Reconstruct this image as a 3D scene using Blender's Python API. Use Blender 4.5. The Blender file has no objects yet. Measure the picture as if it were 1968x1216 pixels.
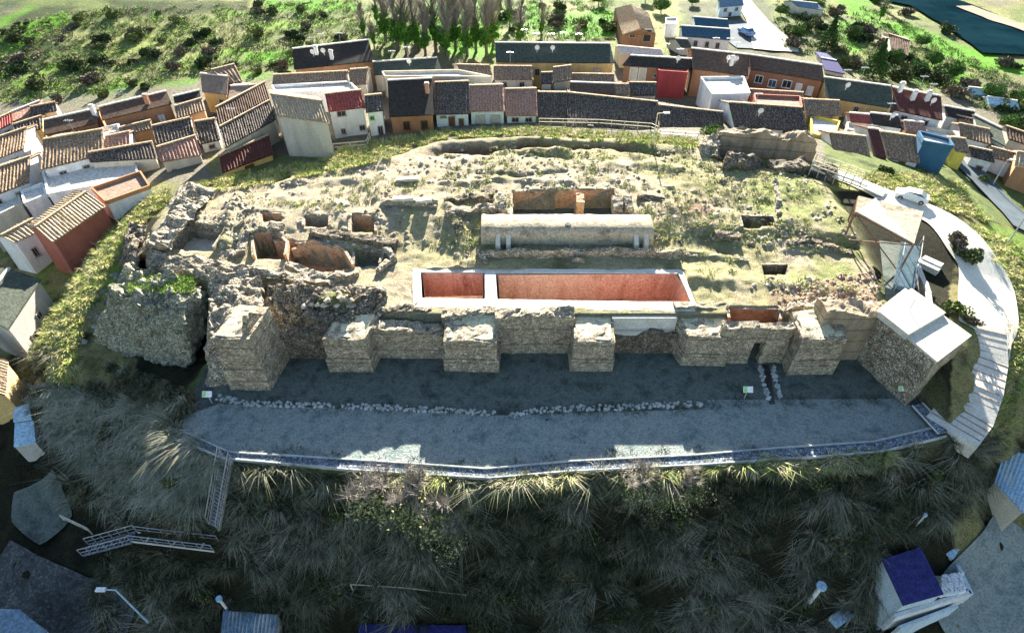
import bpy, math, random
import numpy as np
from mathutils import Vector
R=math.radians
random.seed(7); rng=np.random.default_rng(7)
sc=bpy.context.scene; COL=sc.collection
# ------------------------------------------------------------ camera model
F=1150.; PIT=R(42); CP,SP=math.cos(PIT),math.sin(PIT); CH=34.
cam=bpy.data.cameras.new('camera'); co=bpy.data.objects.new('camera',cam); COL.objects.link(co)
co.location=(0,0,CH); co.rotation_euler=(R(90)-PIT,0,0)
cam.sensor_width=36; cam.lens=36*F/1968; cam.clip_end=5000; sc.camera=co
def P(px,py,z):
    x=px-984; y=py-608; t=(CH-z)/(F*SP+y*CP); return np.array([x*t,(F*CP-y*SP)*t,z])
def Yp(px,py,Y):
    x=px-984; y=py-608; t=Y/(F*CP-y*SP); return np.array([x*t,Y,CH-(F*SP+y*CP)*t])
def proj(X,Y,Z):
    d=CH-Z; dep=Y*CP+d*SP; return 984+F*X/dep, 608+F*(d*CP-Y*SP)/dep
def pz(Y): # nominal plateau level, dipping gently towards its front
    t=np.clip((np.asarray(Y,float)-46.5)/8,0,1); return -1.12+1.02*t*t*(3-2*t)
def PG(px,py,h=0.):
    p=P(px,py,h)
    for _ in range(12): p=P(px,py,float(pz(p[1]))+h)
    return p
# ------------------------------------------------------------ numpy noise
def _h(ix,iy,iz,s):
    h=(ix.astype(np.int64)*374761393+iy.astype(np.int64)*668265263+iz.astype(np.int64)*2147483647+s*144269)&0xffffffff
    h=((h^(h>>13))*1274126177)&0xffffffff; h=((h^(h>>16))*2246822519)&0xffffffff
    return ((h^(h>>15))&0xffffff)/float(0xffffff)
def vn(x,y,z=None,s=0):
    x=np.asarray(x,float); y=np.asarray(y,float); z=np.zeros_like(x) if z is None else np.asarray(z,float)
    ix,iy,iz=np.floor(x),np.floor(y),np.floor(z); fx,fy,fz=x-ix,y-iy,z-iz
    fx,fy,fz=[a*a*(3-2*a) for a in (fx,fy,fz)]; r=0
    for a in (0,1):
        for b in (0,1):
            for c in (0,1):
                r=r+(fx if a else 1-fx)*(fy if b else 1-fy)*(fz if c else 1-fz)*_h(ix+a,iy+b,iz+c,s)
    return r*2-1
def fbm(x,y,z=None,sc_=1.,o=4,s=0):
    r=0;a=1.;t=0
    for i in range(o):
        k=2**i/sc_; r=r+a*vn(np.asarray(x)*k,np.asarray(y)*k,None if z is None else np.asarray(z)*k,s+i); t+=a; a*=.55
    return r/t
# ------------------------------------------------------------ objects
def tag(o,label=None,cat=None,group=None,kind=None):
    if label: o['label']=label
    if cat: o['category']=cat
    if group: o['group']=group
    if kind: o['kind']=kind
    return o
def mesh(name,V,Fc,mat,parent=None,smooth=False,loc=None,cols=None,mats=None,mi=None):
    V=np.asarray(V,float).reshape(-1,3)
    if parent is not None: loc=np.array(parent['_w'])
    elif loc is None:
        mn,mx=V.min(0),V.max(0); loc=np.array([(mn[0]+mx[0])/2,(mn[1]+mx[1])/2,mn[2]])
    loc=np.asarray(loc,float)
    me=bpy.data.meshes.new(name); me.from_pydata((V-loc).tolist(),[],[tuple(int(i) for i in f) for f in Fc])
    me.materials.append(mat)
    if mats:
        for m in mats: me.materials.append(m)
        me.polygons.foreach_set('material_index',mi)
    if smooth: me.polygons.foreach_set('use_smooth',[True]*len(me.polygons))
    if cols is not None:
        at=me.color_attributes.new('Col','FLOAT_COLOR','POINT'); c=np.ones((len(V),4)); c[:,:3]=cols
        at.data.foreach_set('color',c.ravel())
    o=bpy.data.objects.new(name,me); COL.objects.link(o)
    if parent is not None: o.parent=parent
    else: o.location=loc
    o['_w']=loc.tolist()
    return o
def bigmesh(name,V,T,mat,n=3,cols=None,smooth=False,loc=(0,0,0)):
    V=np.asarray(V,np.float32); T=np.asarray(T,np.int32)
    me=bpy.data.meshes.new(name); me.vertices.add(len(V)); me.vertices.foreach_set('co',(V-np.array(loc,np.float32)).ravel())
    me.loops.add(T.size); me.loops.foreach_set('vertex_index',T.ravel())
    me.polygons.add(len(T)); me.polygons.foreach_set('loop_start',np.arange(0,T.size,n,dtype=np.int32))
    me.update(calc_edges=True); me.materials.append(mat)
    if smooth: me.polygons.foreach_set('use_smooth',np.ones(len(T),bool))
    if cols is not None:
        at=me.color_attributes.new('Col','FLOAT_COLOR','POINT'); c=np.ones((len(V),4),np.float32); c[:,:3]=cols
        at.data.foreach_set('color',c.ravel())
    o=bpy.data.objects.new(name,me); COL.objects.link(o); o.location=loc; o['_w']=list(loc); return o
def thing(name,loc,label,cat,group=None):
    o=bpy.data.objects.new(name,None); COL.objects.link(o); o.location=[float(a) for a in loc]; o['_w']=[float(a) for a in loc]
    o.empty_display_size=.3; return tag(o,label,cat,group)
def copytree(o,loc,rz=0,scl=1,parent=None):
    c=o.copy(); COL.objects.link(c)
    if parent is not None: c.parent=parent
    else: c.location=[float(a) for a in loc]; c.rotation_euler=(0,0,rz); c.scale=(scl,)*3 if not hasattr(scl,'__len__') else scl
    for ch in list(o.children): copytree(ch,None,parent=c)
    return c
class MB:
    def __init__(s): s.V=[];s.F=[];s.n=0
    def add(s,V,Fc):
        V=np.asarray(V,float).reshape(-1,3); s.V.append(V); s.F+= [tuple(i+s.n for i in f) for f in Fc]; s.n+=len(V)
    def hexa(s,b,t): # bottom quad, top quad (ccw)
        s.add(list(b)+list(t),[(3,2,1,0),(4,5,6,7),(0,1,5,4),(1,2,6,5),(2,3,7,6),(3,0,4,7)])
    def box(s,c,sx,sy,sz,rz=0):
        ca,sa=math.cos(rz),math.sin(rz); q=[]
        for dx,dy in ((-1,-1),(1,-1),(1,1),(-1,1)):
            x,y=dx*sx/2,dy*sy/2; q.append((c[0]+x*ca-y*sa,c[1]+x*sa+y*ca))
        s.hexa([(x,y,c[2]) for x,y in q],[(x,y,c[2]+sz) for x,y in q])
    def bar(s,a,b,w,h=None):
        a=np.array(a,float);b=np.array(b,float);h=h or w;d=b-a;L=np.linalg.norm(d)
        if L<1e-6:return
        d/=L; up=np.array([0,0,1.]) if abs(d[2])<.95 else np.array([1.,0,0]); s1=np.cross(d,up); s1/=np.linalg.norm(s1); u=np.cross(s1,d)
        c=[(-1,-1),(1,-1),(1,1),(-1,1)]
        s.hexa([a+s1*i*w/2+u*j*h/2 for i,j in c],[b+s1*i*w/2+u*j*h/2 for i,j in c])
    def tube(s,pts,rs,n=6):
        pts=[np.array(p,float) for p in pts]; V=[];Fc=[]
        for i,p in enumerate(pts):
            d=pts[min(i+1,len(pts)-1)]-pts[max(i-1,0)]; d/=np.linalg.norm(d)+1e-9
            up=np.array([0,0,1.]) if abs(d[2])<.9 else np.array([1.,0,0]); a=np.cross(d,up);a/=np.linalg.norm(a);b=np.cross(a,d)
            r=rs[i] if hasattr(rs,'__len__') else rs
            for k in range(n): t=2*math.pi*k/n; V.append(p+r*(a*math.cos(t)+b*math.sin(t)))
        for i in range(len(pts)-1):
            for k in range(n): Fc.append((i*n+k,i*n+(k+1)%n,(i+1)*n+(k+1)%n,(i+1)*n+k))
        Fc.append(tuple(range(n-1,-1,-1))); Fc.append(tuple((len(pts)-1)*n+k for k in range(n)))
        s.add(V,Fc)
    def build(s,name,mat,parent=None,smooth=False,loc=None): return mesh(name,np.vstack(s.V),s.F,mat,parent,smooth,loc)
# rough hexahedron : bottom quad/top quad, subdivided & displaced
def rough(mb,b,t,res=.35,amp=.12,seed=0,topamp=None,crack=0.):
    b=np.array(b,float);t=np.array(t,float)
    L=max(np.linalg.norm(b[1]-b[0]),np.linalg.norm(t[1]-t[0])); D=max(np.linalg.norm(b[3]-b[0]),np.linalg.norm(t[3]-t[0])); H=np.linalg.norm(t[0]-b[0])
    nu,nv,nw=[int(max(1,min(90,round(a/res)))) for a in (L,D,H)]
    idx={};V=[];Fc=[]
    def vid(i,j,k):
        key=(i,j,k)
        if key not in idx:
            u,v,w=i/nu,j/nv,k/nw
            pb=(b[0]*(1-u)+b[1]*u)*(1-v)+(b[3]*(1-u)+b[2]*u)*v; pt=(t[0]*(1-u)+t[1]*u)*(1-v)+(t[3]*(1-u)+t[2]*u)*v
            idx[key]=len(V); V.append(pb*(1-w)+pt*w)
        return idx[key]
    for i in range(nu):
        for k in range(nw):
            Fc.append((vid(i,0,k),vid(i+1,0,k),vid(i+1,0,k+1),vid(i,0,k+1))); Fc.append((vid(i+1,nv,k),vid(i,nv,k),vid(i,nv,k+1),vid(i+1,nv,k+1)))
    for j in range(nv):
        for k in range(nw):
            Fc.append((vid(0,j+1,k),vid(0,j,k),vid(0,j,k+1),vid(0,j+1,k+1))); Fc.append((vid(nu,j,k),vid(nu,j+1,k),vid(nu,j+1,k+1),vid(nu,j,k+1)))
    for i in range(nu):
        for j in range(nv): Fc.append((vid(i,j,nw),vid(i+1,j,nw),vid(i+1,j+1,nw),vid(i,j+1,nw)))
    V=np.array(V); w=(V[:,2]-b[:,2].mean())/(H+1e-6)
    x,y,z=V.T
    dx=fbm(x,y,z,.9,3,seed+1)*amp*1.3; dy=fbm(x,y,z,.9,3,seed+11)*amp*1.3; ta=amp if topamp is None else topamp
    dz=fbm(x,y,z*0,1.1,4,seed+21)*ta*2.2*(w>.5)
    V=V+np.stack([dx,dy,dz],1)
    mb.add(V,Fc)
def rwall(name,pts,z0,z1,th,mat,label,cat='ruined wall',res=.3,amp=.12,px=True,group=None,seed=0,topamp=None):
    """wall along pixel polyline on ground level z1(top); thickness th away from camera"""
    mb=MB(); z1s=z1 if hasattr(z1,'__len__') else [z1]*len(pts)
    W=[P(p[0],p[1],z) for p,z in zip(pts,z1s)] if px else [np.array(p,float) for p in pts]
    for i in range(len(W)-1):
        a,b=W[i],W[i+1]; d=b-a; d[2]=0; n=np.array([-d[1],d[0],0]); n/=np.linalg.norm(n)+1e-9; 
        if n[1]<0 and abs(n[1])>.2: n=-n; 
        a2,b2=a+n*th,b+n*th; f=lambda p,z: (p[0],p[1],z)
        q=[a,b,b2,a2]
        ar=(q[1][0]-q[0][0])*(q[3][1]-q[0][1])-(q[1][1]-q[0][1])*(q[3][0]-q[0][0])
        if ar<0: q=[b,a,a2,b2]
        rough(mb,[f(p,z0) for p in q],q,res,amp,seed,topamp)
    return tag(mb.build(name,mat),label,cat,group)
# ------------------------------------------------------------ materials
MT={}
def newmat(name):
    m=bpy.data.materials.new(name); m.use_nodes=True; nt=m.node_tree; bs=nt.nodes['Principled BSDF']; bs.inputs['Specular IOR Level'].default_value=.2
    return m,nt,bs
def N(nt,t,**k):
    n=nt.nodes.new(t)
    for a,b in k.items():
        if a in n.inputs: n.inputs[a].default_value=b
        else: setattr(n,a,b)
    return n
def ramp(nt,stops):
    r=nt.nodes.new('ShaderNodeValToRGB'); e=r.color_ramp.elements
    while len(e)<len(stops): e.new(.5)
    for i,(p,c) in enumerate(stops): e[i].position=p; e[i].color=(*c,1) if len(c)==3 else c
    return r
def M(name,c1,c2,scale=1.5,bump=.3,rough_=.9,c3=None,fine=12.,stone=0.,jc=(.05,.045,.04),spec=.15,courses=0.,metal=0.,streak=False):
    m,nt,bs=newmat(name); L=nt.links.new; bs.inputs['Roughness'].default_value=rough_; bs.inputs['Specular IOR Level'].default_value=spec; bs.inputs['Metallic'].default_value=metal
    g=N(nt,'ShaderNodeNewGeometry'); pos=g.outputs['Position']
    if streak:
        mp=N(nt,'ShaderNodeMapping'); mp.inputs['Scale'].default_value=(1,1,.25); L(pos,mp.inputs[0]); pos=mp.outputs[0]
    n1=N(nt,'ShaderNodeTexNoise',Scale=scale,Detail=7.,Roughness=.62); L(pos,n1.inputs['Vector'])
    n2=N(nt,'ShaderNodeTexNoise',Scale=fine,Detail=4.,Roughness=.7); L(g.outputs['Position'],n2.inputs['Vector'])
    st=[(.33,c1),(.66,c2)] if c3 is None else [(.3,c1),(.5,c2),(.68,c3)]
    r=ramp(nt,st); L(n1.outputs[0],r.inputs[0]); colr=r.outputs[0]
    mx=N(nt,'ShaderNodeMix',data_type='RGBA',blend_type='MULTIPLY'); mx.inputs[0].default_value=.8
    r2=ramp(nt,[(.35,(.55,.55,.55)),(.6,(1.2,1.2,1.2))]); L(n2.outputs[0],r2.inputs[0]); L(colr,mx.inputs[6]); L(r2.outputs[0],mx.inputs[7]); colr=mx.outputs[2]
    hgt=n2.outputs[0]
    if stone>0:
        zz=N(nt,'ShaderNodeVectorMath',operation='MULTIPLY'); zz.inputs[1].default_value=(1,1,1.3); L(g.outputs['Position'],zz.inputs[0]); v=N(nt,'ShaderNodeTexVoronoi',feature='DISTANCE_TO_EDGE',Scale=stone); 
        wv=N(nt,'ShaderNodeVectorMath',operation='MULTIPLY_ADD'); L(n2.outputs['Color'],wv.inputs[0]); wv.inputs[1].default_value=(.12,.12,.12); L(zz.outputs[0],wv.inputs[2]); L(wv.outputs[0],v.inputs['Vector'])
        v2=N(nt,'ShaderNodeTexVoronoi',feature='F1',Scale=stone); L(wv.outputs[0],v2.inputs['Vector'])
        rv=ramp(nt,[(.0,(0,0,0)),(.12,(1,1,1))]); L(v.outputs['Distance'],rv.inputs[0])
        sepc=N(nt,'ShaderNodeSeparateColor'); L(v2.outputs['Color'],sepc.inputs[0])
        rc=ramp(nt,[(0,(.55,.55,.55)),(1,(1.35,1.35,1.35))]); L(sepc.outputs[0],rc.inputs[0])
        m2=N(nt,'ShaderNodeMix',data_type='RGBA',blend_type='MULTIPLY'); m2.inputs[0].default_value=1.; L(colr,m2.inputs[6]); L(rc.outputs[0],m2.inputs[7])
        m3=N(nt,'ShaderNodeMix',data_type='RGBA'); L(rv.outputs[0],m3.inputs[0]); m3.inputs[6].default_value=(*jc,1); L(m2.outputs[2],m3.inputs[7]); colr=m3.outputs[2]
        ad=N(nt,'ShaderNodeMath',operation='MULTIPLY_ADD'); L(rv.outputs[0],ad.inputs[0]); ad.inputs[1].default_value=.8; L(n2.outputs[0],ad.inputs[2]); hgt=ad.outputs[0]
    if courses>0:
        sx=N(nt,'ShaderNodeSeparateXYZ'); L(g.outputs['Position'],sx.inputs[0])
        ma=N(nt,'ShaderNodeMath',operation='MULTIPLY_ADD'); L(n1.outputs[0],ma.inputs[0]); ma.inputs[1].default_value=.25; L(sx.outputs[2],ma.inputs[2])
        mo=N(nt,'ShaderNodeMath',operation='PINGPONG'); L(ma.outputs[0],mo.inputs[0]); mo.inputs[1].default_value=courses/2
        rr=ramp(nt,[(0,(.25,.25,.25)),(.08,(1,1,1))]); L(mo.outputs[0],rr.inputs[0])
        m4=N(nt,'ShaderNodeMix',data_type='RGBA',blend_type='MULTIPLY'); m4.inputs[0].default_value=.8; L(colr,m4.inputs[6]); L(rr.outputs[0],m4.inputs[7]); colr=m4.outputs[2]
    L(colr,bs.inputs['Base Color'])
    b=N(nt,'ShaderNodeBump',Strength=bump,Distance=.12); L(hgt,b.inputs['Height']); L(b.outputs[0],bs.inputs['Normal'])
    MT[name]=m; return m
def vcolmat(name,rough_=.9,bump=.6,var=.5,speck=False,transl=0.):
    m,nt,bs=newmat(name); L=nt.links.new; bs.inputs['Roughness'].default_value=rough_; bs.inputs['Specular IOR Level'].default_value=.08
    a=N(nt,'ShaderNodeVertexColor',layer_name='Col'); g=N(nt,'ShaderNodeNewGeometry')
    n1=N(nt,'ShaderNodeTexNoise',Scale=1.6,Detail=9.,Roughness=.75); n2=N(nt,'ShaderNodeTexNoise',Scale=9.,Detail=5.,Roughness=.75)
    for n in (n1,n2): L(g.outputs['Position'],n.inputs['Vector'])
    r=ramp(nt,[(.32,(1-var,)*3),(.55,(1.05,)*3),(.7,(1+var*.5,)*3)]); L(n1.outputs[0],r.inputs[0])
    m1=N(nt,'ShaderNodeMix',data_type='RGBA',blend_type='MULTIPLY'); m1.inputs[0].default_value=1; L(a.outputs[0],m1.inputs[6]); L(r.outputs[0],m1.inputs[7]); c=m1.outputs[2]
    if speck:
        r2=ramp(nt,[(.40,(.16,.13,.10)),(.48,(.95,.95,.95)),(.62,(1.12,1.12,1.1))]); L(n2.outputs[0],r2.inputs[0])
        m2=N(nt,'ShaderNodeMix',data_type='RGBA',blend_type='MULTIPLY'); m2.inputs[0].default_value=.75; L(c,m2.inputs[6]); L(r2.outputs[0],m2.inputs[7]); c=m2.outputs[2]
    L(c,bs.inputs['Base Color'])
    ad=N(nt,'ShaderNodeMath',operation='MULTIPLY_ADD'); L(n1.outputs[0],ad.inputs[0]); ad.inputs[1].default_value=1.5; L(n2.outputs[0],ad.inputs[2])
    b=N(nt,'ShaderNodeBump',Strength=bump,Distance=.4 if speck else .22); L(ad.outputs[0],b.inputs['Height']); L(b.outputs[0],bs.inputs['Normal'])
    MT[name]=m; return m
vcolmat('ground',speck=True,var=.35,bump=.9); vcolmat('leafcol',bump=0,var=.3); vcolmat('rockcol',var=.4,bump=.5)
def H(c): # srgb hex-ish tuple -> linear
    return tuple((v/255/12.92 if v/255<.04045 else ((v/255+.055)/1.055)**2.4) for v in c)
M('stone',(.31,.255,.18),(.56,.48,.35),1.6,.6,stone=4.6,jc=(.17,.145,.11),courses=1.9,fine=7.)
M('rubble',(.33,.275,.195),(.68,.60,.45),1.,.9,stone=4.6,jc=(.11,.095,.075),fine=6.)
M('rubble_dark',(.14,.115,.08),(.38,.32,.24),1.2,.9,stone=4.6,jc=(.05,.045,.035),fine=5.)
M('boulder',(.26,.27,.17),(.58,.56,.42),1.,1.,stone=6.,jc=(.09,.095,.06),c3=(.33,.32,.22))
M('tapial',(.22,.17,.115),(.40,.32,.225),.9,.6,streak=True,courses=1.3)
M('ochre',(.32,.14,.07),(.56,.36,.22),1.6,.7,c3=(.46,.23,.12),fine=5.)
M('redplaster',(.36,.145,.095),(.60,.35,.25),1.1,.6,c3=(.50,.245,.17),streak=True,fine=5.)
M('dullred',(.16,.07,.045),(.28,.14,.10),1.5,.5)
M('concrete',(.50,.48,.42),(.66,.63,.56),.9,.2)
M('cobstone',(.28,.30,.29),(.50,.52,.50),1.2,.5)
M('capstone',(.36,.32,.22),(.60,.55,.38),1.6,.8,c3=(.50,.47,.30),fine=5.)
M('slab',(.52,.49,.40),(.66,.62,.52),1.2,.25)
M('vault',(.22,.18,.125),(.48,.41,.29),1.,.9,c3=(.38,.32,.22),fine=5.)
M('gravel',(.10,.155,.16),(.26,.29,.27),.6,1.,fine=6.,c3=(.165,.205,.205))
M('dirt_dark',(.03,.04,.035),(.13,.15,.13),.5,.6,fine=6.,c3=(.065,.085,.075))
M('cobble',(.22,.27,.33),(.36,.42,.50),1.5,.9,stone=5.,jc=(.05,.06,.07))
M('street',(.055,.065,.065),(.12,.13,.13),.5,.5,stone=4.)
M('road',(.60,.56,.47),(.76,.72,.63),.25,.25)
M('track',(.40,.38,.32),(.52,.50,.42),.25,.25)
M('asphalt',(.05,.07,.09),(.09,.12,.14),.25,.25)
M('water',(.003,.013,.02),(.008,.028,.038),.1,.3,rough_=.9,spec=0.)
for k,c in dict(white=(.82,.82,.80),cream=(.66,.60,.47),grey=(.50,.48,.44),yellow=(.68,.48,.20),orange=(.46,.25,.13),brick=(.36,.19,.11),red=(.42,.15,.105),
                blue=(.05,.14,.24),green=(.48,.60,.55),bluewhite=(.62,.73,.78),pinkred=(.42,.07,.07),lemon=(.75,.60,.12)).items():
    M('w_'+k,tuple(a*.72 for a in c),c,.7,.15,streak=True)
for k,(a,b) in dict(dark=((.022,.017,.013),(.075,.058,.044)),mixed=((.085,.05,.032),(.25,.165,.105)),brown=((.085,.052,.036),(.16,.105,.075)),red=((.22,.05,.045),(.36,.10,.08)),
                pink=((.25,.085,.06),(.36,.18,.13)),black=((.028,.024,.020),(.06,.05,.042)),green=((.045,.055,.042),(.09,.105,.08)),maroon=((.085,.03,.025),(.13,.05,.04)),
                straw=((.26,.165,.085),(.44,.31,.18)),pale=((.50,.48,.42),(.70,.67,.60)),blue=((.025,.025,.10),(.04,.045,.17)),steel=((.10,.16,.22),(.18,.26,.34)),teal=((.03,.08,.12),(.05,.12,.17)),
                tan=((.22,.15,.11),(.32,.23,.17)),cyan=((.30,.46,.58),(.44,.60,.70))).items():
    M('r_'+k,a,b,2.2,.5,fine=5.) if k not in ('dark','mixed','straw','pink') else M('r_'+k,a,b,5.5,.6,fine=6.,c3=tuple(min(.6,v*2.6+(.17 if k=='dark' else .06)) for v in b))
M('dark',(.012,.013,.015),(.03,.03,.032),2,.1,rough_=.35,spec=.5)
M('frame',(.30,.27,.24),(.45,.42,.38),2,.1); M('shutter',(.10,.05,.03),(.16,.08,.05),2,.1)
M('metal',(.32,.33,.34),(.45,.46,.47),3,.1,rough_=.5,metal=.3,spec=.4)
M('rust',(.16,.09,.06),(.26,.15,.10),3,.2); M('wood',(.24,.17,.11),(.38,.28,.19),3,.3)
M('whitepaint',(.72,.72,.70),(.82,.82,.80),2,.05,rough_=.4,spec=.4); M('bluepaint',(.14,.28,.55),(.22,.38,.66),2,.05,rough_=.35,spec=.4); M('tyre',(.015,.015,.015),(.03,.03,.03),3,.1)
M('glass',(.05,.08,.10),(.08,.12,.15),2,.02,rough_=.12,spec=.6); M('glassfloor',(.06,.10,.115),(.11,.16,.18),1,.05,rough_=.2,spec=.6)
M('signgreen',(.30,.62,.18),(.36,.68,.24),2,.02); M('bark',(.10,.09,.075),(.22,.20,.17),3,.6,streak=True)
M('twig',(.20,.18,.15),(.34,.31,.27),2,.2)
M('chimney',(.40,.20,.12),(.55,.30,.19),2,.2)
# ------------------------------------------------------------ terrain
def pip(x,y,poly):
    r=np.zeros(np.shape(x),bool); n=len(poly); j=n-1
    for i in range(n):
        xi,yi=poly[i][:2];xj,yj=poly[j][:2]
        if yi!=yj: r^=((yi>y)!=(yj>y))&(x<(xj-xi)*(y-yi)/(yj-yi)+xi)
        j=i
    return r
def sdist(x,y,poly): # negative inside
    d=np.full(np.shape(x),1e9); n=len(poly)
    for i in range(n):
        ax,ay=poly[i-1][:2];bx,by=poly[i][:2]; vx,vy=bx-ax,by-ay; t=np.clip(((x-ax)*vx+(y-ay)*vy)/(vx*vx+vy*vy+1e-9),0,1)
        d=np.minimum(d,np.hypot(x-ax-t*vx,y-ay-t*vy))
    return np.where(pip(x,y,poly),-d,d)
ctrl=[(330,838,-5),(440,882,-5),(700,907,-5),(960,920,-5),(1200,900,-5),(1500,884,-5),(1700,868,-5),(1818,838,-5),
 (300,1216,-18),(600,1216,-18),(900,1216,-18),(1200,1216,-18),(1500,1216,-18),(450,1040,-11.5),(700,1060,-12),(1000,1060,-12),(1300,1060,-12),(1550,1040,-11.5),
 (1650,1216,-17.5),(1750,1000,-11),(1780,1120,-15),(1900,1130,-15.5),(1968,1216,-17),(1968,1000,-12.5),(1900,900,-9.5),(1968,820,-8),(1890,820,-6),(2100,1100,-15),(2100,800,-9),
 (100,1130,-16),(0,1060,-16),(90,960,-14.5),(30,800,-13),(0,1216,-17.5),(200,1216,-18),(170,1060,-15.2),(250,960,-12.5),(160,880,-11.5),(-150,900,-14),(-150,1216,-18),(-100,650,-11),
 (60,720,-11.5),(100,600,-10),(135,535,-9.5),(220,440,-6.5),(75,660,-7.5),(120,700,-7.),(150,570,-5.5),(200,500,-4.5),(240,450,-4),(200,640,-6.5),(170,760,-8),(300,740,-6.5),(370,720,-6),(290,850,-8),(380,880,-7),(360,780,-5.2),(395,640,-6.5),(270,470,-5),
 (290,375,-4.5),(400,345,-4.2),(530,325,-4.5),(640,300,-4),(720,278,-4.5),(850,262,-4),(1030,250,-4),(1250,262,-3),(1350,270,-2.4),(1480,260,-2.5),
 (150,400,-8),(0,450,-10),(0,330,-9),(250,300,-7),(450,230,-6.5),(700,240,-5),(1000,215,-5.5),(1250,215,-5.5),(1560,260,-4),
 (1560,320,-1.),(1650,352,-1),(1750,385,-1.2),(1850,470,-1.5),(1915,600,-2.4),(1905,680,-3.2),(1860,770,-4.4),(1700,470,-1.5),(1740,560,-2.5),(1800,520,-2.2),
 (1968,470,-5.5),(1968,620,-6),(1880,440,-3.5),(1830,345,-5),(1930,390,-7.5),(2100,500,-9),(1900,300,-8),(1750,250,-6),(2100,300,-10),
 (1000,150,-7),(500,120,-7),(1500,120,-8),(1900,150,-9),(1000,60,-8),(100,150,-8),(-200,200,-9),(2200,100,-11),(1900,40,-11),(1500,0,-9),(1000,-60,-8),(500,-20,-5),(0,0,-4),(-200,-50,-4),(2200,-50,-11),
 (1000,-200,-8),(-200,-220,0),(2300,-220,-10),(1000,560,-2),(1400,450,-1),(700,450,-1.5)]
CW=np.array([P(*c) for c in ctrl])
def _tps(A,B):
    d2=((A[:,None,0]-B[None,:,0])**2+(A[:,None,1]-B[None,:,1])**2); return .5*d2*np.log(d2+1e-9)
n=len(CW); K=_tps(CW,CW)+np.eye(n)*6.; Pm=np.c_[np.ones(n),CW[:,:2]]
A=np.zeros((n+3,n+3)); A[:n,:n]=K; A[:n,n:]=Pm; A[n:,:n]=Pm.T
sol=np.linalg.solve(A,np.r_[CW[:,2],0,0,0])
def axis(a,b,st,lo,hi,g):
    c=list(np.arange(a,b+1e-6,st)); s=st;x=b
    while x<hi: s=min(s+g*st*2.2,14); x+=s; c.append(x)
    s=st;x=a
    while x>lo: s=min(s+g*st*2.2,14); x-=s; c.insert(0,x)
    return np.array(c)
AX=axis(-50,50,.25,-420,420,.028); AY=axis(16,80,.25,-60,700,.02)
GX,GY=np.meshgrid(AX,AY)
GZ=np.zeros_like(GX)
for i in range(0,GX.shape[0],40):
    a=np.c_[GX[i:i+40].ravel(),GY[i:i+40].ravel()]; GZ[i:i+40]=(_tps(a,CW)@sol[:n]+sol[n]+a@sol[n+1:]).reshape(GX[i:i+40].shape)
far=np.clip((GY-190)/80,0,1); GZ=GZ*(1-far)+(-8)*far
sx_=np.clip((np.abs(GX)-130)/80,0,1); GZ=GZ*(1-sx_)+(-9)*sx_
near=np.clip((14-GY)/8,0,1); GZ=GZ*(1-near)+(-19)*near
GZ=np.clip(GZ,-22,4)
pw=lambda L,z=0: [P(a,b,z) for a,b in L]
terr_px=[(395,700),(330,838),(440,882),(700,907),(960,920),(1200,900),(1500,884),(1700,868),(1822,838),(1770,770),(1690,600),(1400,600),(850,600),(700,600),(420,600)]
plat_px=[(285,492),(415,552),(500,545),(600,545),(690,592),(745,600),(800,604),(1340,604),(1400,604),(1690,604),(1680,520),(1640,440),(1580,350),(1480,325),(1400,325),(1340,285),(1200,268),(1000,262),(850,270),(760,300),(640,325),(560,345),(420,362),(370,365),(310,410),(290,440)]
terr_w=[P(a,b,-5) for a,b in terr_px[:10]]+[P(a,b,-1) for a,b in terr_px[10:]]
plat_w=[PG(a,b) for a,b in plat_px]
wob=fbm(GX,GY,None,3.,3,5)*.5
sdT=sdist(GX,GY,terr_w); GZ=np.where(sdT<0,-5.08,np.where(sdT<.6,GZ*sdT/.6+-5.08*(1-sdT/.6),GZ))
sdP=sdist(GX,GY,plat_w)+wob*np.clip((GY-45)/8,0,1)
bumpy=fbm(GX,GY,None,5.,4,31)*.38+fbm(GX,GY,None,1.3,3,41)*.16+fbm(GX,GY,None,.6,2,43)*.09
front=np.clip((GY-38.5)/3,0,1)
platz=pz(GY)+bumpy*front*np.clip(-sdP/2,0,1)+.0*GX
soft=np.where(GY>46,1.6,.45)
w=np.clip(1-(sdP+.0)/soft,0,1); w=w*w*(3-2*w)
GZ=GZ*(1-w)+platz*w
scarp=np.exp(-((sdP+2.0+wob)/.8)**2)*np.clip((GY-66)/4,0,1)*np.clip((GX+14)/4,0,1)*np.clip((22-GX)/4,0,1); GZ-=scarp*1.1
off=np.clip(sdP/2,0,1)*np.clip(sdT/1.0,0,1)
px_,py_=proj(GX,GY,GZ)
slope=off*((py_>690)&(GY<45))
GZ+=slope*(fbm(GX,GY,None,4.,4,51)*1.1+fbm(GX,GY,None,1.2,3,61)*.35)
GZ+=off*(1-slope)*fbm(GX,GY,None,9.,3,71)*.25*np.clip((GY-60)/20+.4,0,1.5)
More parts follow.
